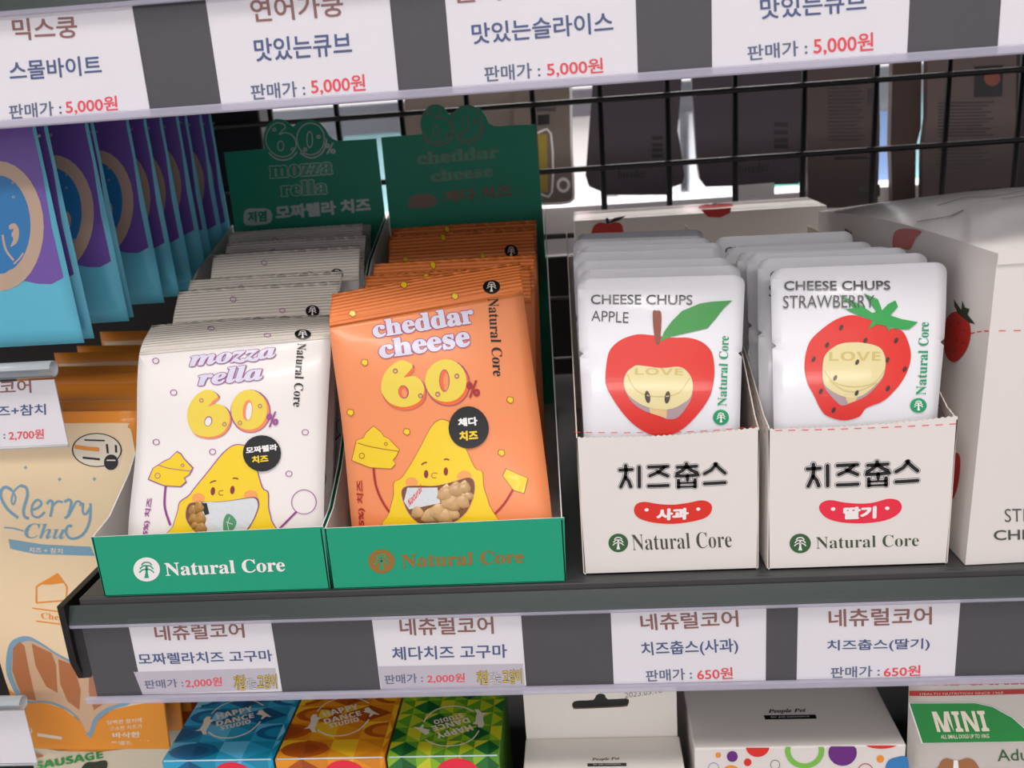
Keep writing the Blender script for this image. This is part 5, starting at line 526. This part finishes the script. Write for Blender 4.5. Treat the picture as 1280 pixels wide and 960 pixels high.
for i, (dx, dy, dz, rx, rz) in enumerate(PLACE['apple']):
    copy_tree(pa, (.0375 + dx, .014 + dy, .008 + dz), (rx, 0, rz), '%s apple pouch from the front of its white box%s' % (ORD[i + 1], ', only its top edge showing'))
for i, (dx, dy, dz, rx, rz) in enumerate(PLACE['straw']):
    copy_tree(ps, (.127 + dx, .014 + dy, .008 + dz), (rx, 0, rz), '%s strawberry pouch from the front of its white box%s' % (ORD[i + 1], ', mostly hidden'))

# ---------------------------------------------------------------- closed cartons
c_, s_ = math.cos(math.radians(2.1)), math.sin(math.radians(2.1)); F0 = Vector((.178, .006, .0005)); LX = .0245
bigm = mat('carton_white_gloss', '#e6dfdb', .42, coat=.25)
def bpos(w, d, h): return F0 + Vector((c_, s_, 0)) * w + Vector((-s_, c_, 0)) * d + Vector((LX * h, 0, h))
bc = thing('closed_carton', (.27, .14, 0), 'large closed white carton with strawberries, tear line round it, at the right edge', 'box')
V, F = [], []; nx, ny = 12, 10; Wb, Db, Hb = .19, .27, .151
for j in range(ny + 1):
    for i in range(nx + 1):
        u, v = i / nx, j / ny
        V.append(bpos(u * Wb, v * Db, Hb + .012 * math.sin(math.pi * u) * (.35 + .65 * math.sin(math.pi * v * .9 + .2)) - .012 * v + .004 * math.sin(math.pi * v)))
for j in range(ny):
    for i in range(nx): a = j * (nx + 1) + i; F.append((a, a + 1, a + nx + 2, a + nx + 1))
link('top_flap', mesh('top_flap', origin_shift(V, bc), F, [bigm], smooth=True), bc)
def shell(name, quads, m, par):
    V, F = [], []
    for q in quads:
        k = len(V); V += q; F.append(tuple(range(k, k + len(q))))
    return link(name, mesh(name, origin_shift(V, par), F, [m]), par)
side_top = [bpos(0, v * Db, Hb - .012 * v + .004 * math.sin(math.pi * v)) for v in fr(0, 1, 8)]
front_top = [bpos(u * Wb, 0, Hb + .012 * math.sin(math.pi * u) * (.35 + .65 * math.sin(.2))) for u in fr(0, 1, 8)]
shell('front_panel', [[bpos(0, 0, 0), bpos(Wb, 0, 0)] + front_top[::-1]], bigm, bc)
shell('side_panel', [[bpos(0, Db, 0), bpos(0, 0, 0)] + side_top], bigm, bc)
shell('side_panel', [[bpos(Wb, 0, 0), bpos(Wb, Db, 0), bpos(Wb, Db, Hb - .012), bpos(Wb, 0, Hb)]], bigm, bc)
shell('back_panel', [[bpos(Wb, Db, 0), bpos(0, Db, 0), bpos(0, Db, Hb - .012), bpos(Wb, Db, Hb - .012)], [bpos(0, 0, 0), bpos(0, Db, 0), bpos(Wb, Db, 0), bpos(Wb, 0, 0)]], bigm, bc)
shell('front_lip', [[bpos(.0, -.0006, Hb + .0035), bpos(.0, -.0006, Hb - .0030), bpos(Wb, -.0006, Hb - .002), bpos(Wb, -.0006, Hb + .0045)]], bigm, bc).location.z += -.002
prints('bigfront', bc, lambda a, b, lay: tuple(bpos(a, -.0002 - .00006 * lay, b)))
prints('bigside', bc, lambda a, b, lay: tuple(bpos(-.0002 - .00006 * lay, -a, b)), skip=())
V, F = [], []                                                        # the hand drawn squiggles on the lid
def lidz(u, v): return Hb + .012 * math.sin(math.pi * u) * (.35 + .65 * math.sin(math.pi * v * .9 + .2)) - .012 * v + .004 * math.sin(math.pi * v) + .0005
def lidline(pts, w=.0016):
    for i in range(len(pts) - 1):
        (a, b), (c2, d) = pts[i], pts[i + 1]; dx, dy = c2 - a, d - b; l = math.hypot(dx, dy) + 1e-9; nx_, ny_ = -dy / l * w / 2, dx / l * w / 2; k = len(V)
        for x, y in ((a - nx_, b - ny_), (c2 - nx_, d - ny_), (c2 + nx_, d + ny_), (a + nx_, b + ny_)): V.append(bpos(x, y, lidz(x / Wb, y / Db)))
        F.append((k, k + 1, k + 2, k + 3))
lidline([(.075 + .020 * math.cos(t), .085 + .016 * math.sin(t)) for t in fr(0, 6.28, 20)]); lidline([(.03, .14), (.05, .15), (.06, .13), (.08, .135)]); lidline([(.055, .118), (.075, .110)])
lidline([(.085, .033), (.11, .036), (.13, .034)]); lidline([(.005, .105), (.02, .098), (.03, .106)])
link('squiggles', mesh('squiggles', origin_shift(V, bc), F, [ink('ink_dark')]), bc)
ac = thing('closed_carton', (.09, .35, 0), 'long closed white carton with red apples lying behind the pouches', 'box')
box('body', (-.0038, .3135, .0004), (.187, .374, .139), bigm, ac, .0012)
prints('acarton', ac, lambda a, b, lay: (a, .3133 - .00006 * lay, b)); prints('acartontop', ac, lambda a, b, lay: (a, b, .1392 + .00006 * lay))

# ---------------------------------------------------------------- left bay: clear label holders, blue pouches, amber bags
def holder(xr, zt, zb, y, art, label, hl):
    t = thing('label_holder', (xr - .05, y, zt), hl, 'label holder')
    n = 12; V, F = [], []
    pts = [(.0042 * math.cos(a), .0042 * math.sin(a)) for a in fr(-2.2, 2.9, 16)]
    for x in (xr - .11, xr):
        for k in (1, .86):
            for (a, b) in pts: V.append((x, y - .003 + a * k, zt - .003 + b * k))
    m_ = len(pts)
    for i in range(m_ - 1):
        F += [(i, i + 1, 2 * m_ + i + 1, 2 * m_ + i), (m_ + i + 1, m_ + i, 3 * m_ + i, 3 * m_ + i + 1), (2 * m_ + i, 2 * m_ + i + 1, 3 * m_ + i + 1, 3 * m_ + i)]
    link('curled_top', mesh('curled_top', origin_shift(V, t), F, [mat('holder_plastic', '#cfd8de', .08, trans=.45, coat=.8)], smooth=True), t)
    box('clear_sleeve', (xr - .11, y - .0010, zb - .001), (xr - .0015, y - .0007, zt - .006), clear, t)
    tube('lower_edge', [(xr - .11, y - .0006, zb), (xr - .0025, y - .0006, zb)], .0007, mat('holder_plastic'), t, 8)
    price_card(xr - .0785, xr - .0030, zb + .0006, zt - .0095, art, label, 'price cards in the clear holders of the left bay', y)
holder(-.2682, .1195, .0742, .03, 'ltag', 'white price card in the left clear holder reading 2,700 won', 'clear curled label holder in front of the amber bags')
holder(-.3290, -.0760, -.1228, .03, None, 'white price card at the bottom left corner, cut by the frame', 'clear label holder at the bottom left corner of the photo')
cyan = mat('pouch_cyan', '#6cd2ee', .38, bump=('n', 25, .3), coat=.2); deepblue = mat('pouch_back_blue', '#1270a8', .4)
bs = Surf([(0, (-.3665, 0, .1215), (-.2680, 0, .1215)), (.07, (-.3665, -.002, .19), (-.2690, -.001, .19)), (.15, (-.3665, 0, .272), (-.2708, 0, .272))], .003, (.018, .145))
gb = thing('hanging_pouch', (-.31, .06, .12), 'frontmost bright blue hanging pouch with a tan lobster ring picture', 'pouch', 'blue hanging pouches of the left bay')
def shifted(s, dy): 
    return Surf([(r[0], r[1] + _v((0, dy, 0)), r[2] + _v((0, dy, 0))) for r in s.rows], s.bulge, s.zone)
bs = shifted(bs, .06)
sheet('body', [(0, 0), (1, 0), (1, .148), (0, .148)], bs, fr(0, 1, 10)[1:-1], fr(0, .15, 18)[1:-1], [cyan, deepblue], gb, backmat=1)
def bmap(a, b, lay):
    u = (a + .3665) / .0975; return bs.pt(u, b - .1215, .0003 + .00008 * lay)
prints('blue', gb, bmap, fr(-.38, -.26, 12), fr(.1, .3, 24))
for i, (y, z, rz, dx) in enumerate(PLACE['blue']):
    copy_tree(gb, (-.31 + dx, y, .12 + z), (0, 0, rz), '%s blue hanging pouch from the front, %s' % (ORD[i + 1], 'in the shade of the upper shelf' if i > 1 else 'its ring picture half seen'))
hk = thing('wire_hook', (-.315, .2, .262), 'long wire hook that carries the blue pouches', 'hook')
tube('rod', [(-.315, .395, .262), (-.315, .05, .262), (-.315, .045, .268)], .002, mat('chrome', '#c8c8c8', .2, 1), hk)
amber = mat('bag_amber_film', '#f0932a', .4, bump=('n', 30, .25), coat=.2)
ms = Surf([(0, (-.360, .065, -.139), (-.2690, .065, -.141)), (.06, (-.364, .063, -.08), (-.2640, .063, -.08)), (.15, (-.3635, .064, .01), (-.2580, .064, .01)), (.22, (-.362, .066, .0825), (-.2485, .066, .0805))], .004, (.004, .19))
mb = thing('treat_bag', (-.312, .065, -.14), 'frontmost cream and amber treat bag with blue script lettering and a heart window', 'treat bag', 'amber treat bags of the left bay')
fold = [(0, .002), (.2, -.002), (.5, -.0025), (.8, .001), (1, .001)]
sheet('body', fold + [(1.0, .2195), (0, .2215)], ms, fr(0, 1, 10)[1:-1], fr(0, .22, 20)[1:-1], [amber], mb)
def mmap(a, b, lay):
    s = min(.2185, max(0.0, b + .1405)); L_, Q = ms.base(0, s), ms.base(1, s); u = (a - L_[0]) / (Q[0] - L_[0]); return ms.pt(min(.995, max(.005, u)), s, .0003 + .00008 * lay)
prints('merry', mb, mmap, fr(-.37, -.24, 14), fr(-.16, .1, 26))
mb['hint'] = 0; del mb['hint']
V, F = [], []
for i in range(14):
    u, s = .12 + .06 * i, .045 + .005 * math.sin(i)
    k = len(V)
for i, (y, dz, dx) in enumerate(PLACE['merry']):
    copy_tree(mb, (-.312 + dx, y, -.14 + dz), (0, 0, 0), '%s amber treat bag from the front, only its upper edge showing' % ORD[i + 1])
sb = thing('sausage_bag', (-.31, .085, -.235), 'cream bag with green SAUSAGE lettering under the amber bag', 'treat bag')
ssf = Surf([(0, (-.375, .085, -.235), (-.268, .085, -.235)), (.10, (-.375, .083, -.134), (-.268, .083, -.134))], .002, (0, .1))
sheet('body', [(0, 0), (1, 0), (1, .1), (0, .1)], ssf, fr(0, 1, 8)[1:-1], fr(0, .1, 8)[1:-1], [mat('bag_cream_film', '#e8dcc0', .4)], sb)
prints('sausage', sb, lambda a, b, lay: (a, .0815 - .00008 * lay, b))

# ---------------------------------------------------------------- below: patterned boxes, white cartons, kibble bag
ZT = -.107
def pattern(t, x0, x1, y0, z, dep, tones, rings):
    """triangle mosaic printed on the lid and the front."""
    mats = [mat('mosaic_' + k, k, .32, coat=.3) for k in tones]; cw = (x1 - x0) / (2.1 if rings else 3.9); V, F, fm = [], [], []
    for face in (0, 1):
        rows = int(round((dep if face == 0 else .04) / (.0165 if rings else .0125))) ; ch = (dep if face == 0 else .04) / rows
        P_ = (lambda a, b: (x0 + a, y0 + b, z + .00012)) if face == 0 else (lambda a, b: (x0 + a, y0 - .00012, z - b))
        for r in range(rows):
            for c in range(-1, 4):
                o = (r % 2) * .5
                for k, q in enumerate((((c + o) * cw, r * ch), ((c + o + .5) * cw, (r + .5) * ch), ((c + o + 1) * cw, r * ch))): pass
                A, B_, C_, E_ = ((c + o) * cw, (r + .5) * ch), ((c + o + .5) * cw, (r + 1) * ch), ((c + o + 1) * cw, (r + .5) * ch), ((c + o + .5) * cw, r * ch)
                M_ = ((c + o + .5) * cw, (r + .5) * ch)
                for tri, ti in (((A, E_, B_), (r + c) % 3), ((E_, C_, B_), 3 + (r + c) % 3), ((A, B_, ((c + o) * cw, (r + 1) * ch)), 1), ((E_, A, ((c + o) * cw, r * ch)), 4)):
                    tt = [(min(x1 - x0, max(0, a)), b) for a, b in tri]
                    k = len(V); V.extend(P_(a, b) for a, b in tt); F.append((k, k + 1, k + 2) if face == 0 else (k, k + 2, k + 1)); fm.append(ti % len(mats))
        if rings and face == 0:
            for r in range(rows):
                for c in range(-1, 4):
                    if (r + c) % 2: continue
                    cx, cy = (c + .5 + (r % 2) * .5) * cw, (r + .5) * ch
                    for i in range(20):
                        a0, a1 = 2 * math.pi * i / 20, 2 * math.pi * (i + 1) / 20; k = len(V)
                        qd = [(cx + rr * cw * math.cos(a), cy + rr * ch * .95 * math.sin(a)) for a, rr in ((a0, .30), (a0, .46), (a1, .46), (a1, .30))]
                        if max(p[0] for p in qd) > x1 - x0 or min(p[0] for p in qd) < 0: continue
                        V.extend((x0 + a, y0 + b, z + .00018) for a, b in qd); F.append((k, k + 1, k + 2, k + 3)); fm.append(0)
    link('mosaic_print', mesh('mosaic_print', origin_shift(V, t), F, mats, fm), t)
XB = BOXX
def happy(x0, x1, base, tones, rings, flip, label):
    t = thing('patterned_box', ((x0 + x1) / 2, .01, ZT - .125), label, 'box', 'triangle patterned treat boxes on the lowest shelf')
    box('body', (x0, .0102, ZT - .125), (x1, .0102 + .062, ZT), mat('patterned_' + tones[0], base, .35, coat=.3), t, .0006)
    pattern(t, x0, x1, .0102, ZT, .062, tones, rings)
    ax = XB[0][0]
    if flip: rm = lambda a, b: (x1 - (a - ax), .0102 + .062 - (b - .0102))
    else: rm = lambda a, b: (x0 + (a - ax), b)
    prints('happytop', t, lambda a, b, lay: (a, b, ZT + .0002 + .00006 * lay), remap=rm)
    cx = x0 + (x1 - x0) * .62
    link('red_sticker', mesh('red_sticker', origin_shift([(cx + .013 * math.cos(a), .0100, ZT - .0142 + .013 * math.sin(a)) for a in fr(0, 6.283, 24)[:-1]], t), [tuple(range(24))], [ink('print_pink')]), t)
    tube('front_fold', [(x0 + .001, .0102, ZT), (x1 - .001, .0102, ZT)], .0004, mat('fold_pale', '#cfe4ec' if not flip else '#e3ecc8', .5), t, 6)
happy(*XB[0], '#1490b4', ['#0a679a', '#5fc0e6', '#0d93bb', '#085480', '#2aa6d2', '#8ad0ee'], True, False, 'blue triangle patterned box, leftmost of the three patterned boxes')
happy(*XB[1], '#e08a1c', ['#b8561a', '#f6c028', '#dd7f1e', '#a34a16', '#f09a20', '#f8cc34'], True, False, 'orange triangle patterned box between the blue and the green one')
happy(*XB[2], '#5d9a2c', ['#2a7434', '#cfce2c', '#5fa62e', '#185e2c', '#8cbc2c', '#b6c62a'], False, True, 'green triangle patterned box with its lid lettering upside down')
cartw = mat('carton_matt_white', '#e9e3dc', .55)
tx0, tx1, tz, ty = TAB
tb = thing('hang_tab_carton', ((tx0 + tx1) / 2, ty, -.235), 'white carton with a hang tab and slot, right of the green box', 'box')
box('body', (tx0, ty - .045, -.235), (tx1, ty - .0004, tz), cartw, tb, .0008)
prism('hang_tab', [(tx0 + .0005, tz - .001), (tx1 - .001, tz - .001), (tx1 - .001, tz + .045), (tx0 + .0005, tz + .045)], lambda a, b, d: (a, ty + d, b), .0012, cartw, mat('card_edge', '#a89078', .7), tb, holes=[TABHOLE])
prints('tabtop', tb, lambda a, b, lay: (a, b, tz + .0001 + .00006 * lay)); prints('tab', tb, lambda a, b, lay: (a, ty - .0001 - .00006 * lay, b))
dx0, dx1 = DOT
db = thing('dotted_carton', ((dx0 + dx1) / 2, .01, -.235), 'white carton with coloured dots and rings on its front', 'box')
box('body', (dx0, .0102, -.235), (dx1, .11, -.105), mat('carton_white_gloss'), db, .0008)
prints('dottop', db, lambda a, b, lay: (a, b, -.1048 + .00006 * lay)); prints('dotfront', db, lambda a, b, lay: (a, .0100 - .00006 * lay, b))
kb = thing('kibble_bag', (.24, .02, -.235), 'glossy silver kibble bag with a green MINI panel at the bottom right', 'bag')
kx0, kx1 = KIB
ks = Surf([(0, (kx0, .018, -.235), (kx1, .018, -.235)), (.08, (kx0, .014, -.15), (kx1, .014, -.15)), (.19, (kx0, .020, -.045), (kx1, .020, -.045))], .004, (0, .2))
kus, kss = fr(0, 1, 16)[1:-1], fr(0, .19, 24)[1:-1]
sheet('body', [(0, 0), (1, 0), (1, .19), (0, .19)], ks, kus, kss, [mat('kibble_film', '#cfc8c2', .2, .15, coat=.8, bump=('n', 45, .6))], kb)
def kmap(a, b, lay):
    s = np.interp(b, [-.235, -.15, -.045], [0, .08, .19]); return ks.pt(min(.999, max(.001, (a - kx0) / (kx1 - kx0))), s, .0003 + .00008 * lay)
prints('mini', kb, kmap, fr(kx0, kx1, 16), fr(-.235, -.045, 24))
ob = thing('treat_bag', (-.265, .13, -.235), 'dark orange bag wedged behind the blue patterned box', 'treat bag')
os_ = Surf([(0, (-.32, .12, -.235), (-.20, .13, -.235)), (.2, (-.33, .13, -.04), (-.20, .14, -.04))], .004, (0, .2))
sheet('body', [(0, 0), (1, 0), (1, .2), (0, .2)], os_, fr(0, 1, 8)[1:-1], fr(0, .2, 10)[1:-1], [mat('bag_rust_film', '#d8641c', .4, bump=('n', 30, .3))], ob)

# ---------------------------------------------------------------- beyond the grid
HY = .46  # the dark pack colours below have the shade behind the grid mixed in
def pack(poly, m, label, art, y=HY, th=.010, cat='pack'):
    cx = sum(a for a, b in poly) / len(poly); zb = min(b for a, b in poly)
    t = thing('hanging_pack', (cx, y, zb), label, cat, 'packs hanging beyond the wire grid')
    prism('body', poly, lambda a, b, d: (a, y + d, b), th, m, None, t)
    if art: prints(art, t, lambda a, b, lay: (a, y - .0002 - .0001 * lay, b))
    return t
pack(OUTL['hang1'], mat('card_tan', '#7d7068', .6), 'tan blister card with a yellow insert and a round hang hole, beside the cheddar header', 'hang1')
pack(OUTL['hang2'], mat('pack_grey', '#4a4149', .5), 'dark grey pack with flared lower corners, left of its twin beyond the grid', 'hang2')
pack(OUTL['hang3'], mat('pack_grey'), 'dark grey pack above a white label, right of its twin beyond the grid', 'hang3')
pack(OUTL['hang4'], mat('pack_taupe', '#5a4b49', .6), 'taupe pack back with a text block and a barcode beyond the grid', 'hang4')
pack(OUTL['hang4b'], mat('pack_brown', '#4a3833', .6), 'narrow brown pack edge between the two printed pack backs', None, .475)
pack(OUTL['hang5'], mat('pack_warmgrey', '#6a5b58', .6), 'warm grey pack back with text lines and a dark food photo at the right', 'hang5')
pack(OUTL['hang6'], mat('pack_shadow', '#352c2e', .6), 'dark pack cut by the right edge of the photo beyond the grid', None, .48)
pack(OUTL['hang7'], mat('pack_black', '#141114', .5), 'black pack behind the mozzarella header', None, .45)
pack(OUTL['hang8'], mat('card_tan'), 'tan pack back above the cheddar header', None, .47)
lb = thing('added_dark_panel', (.2, .505, -.9), 'dark panel added below the white shelf to darken the gap beside the apple box', 'panel')
box('panel', (-.9, .505, -.99), (1.3, .515, .08), mat('dark_board'), lb)  # added panel: hides the lit floor so the gap stays dark
rs = thing('white_shelf', (.2, .7, .09), 'white shelf of the next aisle seen through the grid', 'shelf')
box('deck', (-.6, .50, .085), (1.2, .80, .105), mat('shelf_white', '#f0eef0', .35), rs, .002)
box('front_lip', (-.6, .495, .085), (1.2, .50, .13), mat('shelf_white'), rs, .001)
box_w = mat('display_white', '#f2f2f6', .5)
fs = thing('display_wall', (0, 2.32, -.9), 'tall white display panel of the next aisle, blurred beyond the grid', 'panel')
box('panel', (-2.0, 2.36, -.99), (2.2, 2.40, 1.3), box_w, fs)
cols = [('teal', '#6fc4b4'), ('rose', '#e08aa4'), ('pale lilac', '#e8e4ee'), ('blue', '#8aa8d8'), ('pink', '#f0c0cc'), ('ice white', '#e9eef4'), ('turquoise', '#a8dce4'), ('off white', '#f4f0f0')]
for r, (z, wh) in enumerate(((-.03, 'lower'), (.27, 'upper'))):
    fb = thing('white_shelf', (0, 2.2, z), '%s far white shelf of the next aisle with blurred coloured packs' % wh, 'shelf'); box('board', (-2.0, 2.05, z - .02), (2.2, 2.355, z), box_w, fb)
    x = -.95; n = 0
    while n < 11:
        w, h_ = random.uniform(.12, .17), random.uniform(.17, .25); cn, ch_ = cols[(n * 3 + r * 2) % 8]
        t = thing('far_pack', (x, 2.15, z), 'blurred %s pack, %s from the left on the %s far shelf' % (cn, (['first'] + ORD[1:])[n], wh), 'pack', 'blurred packs on the far shelves')
        box('body', (x, 2.10, z + .0005), (x + w, 2.18, z + h_), mat('far_' + cn.replace(' ', '_'), ch_, .5), t, .004); n += 1; x += w + random.uniform(.01, .06)
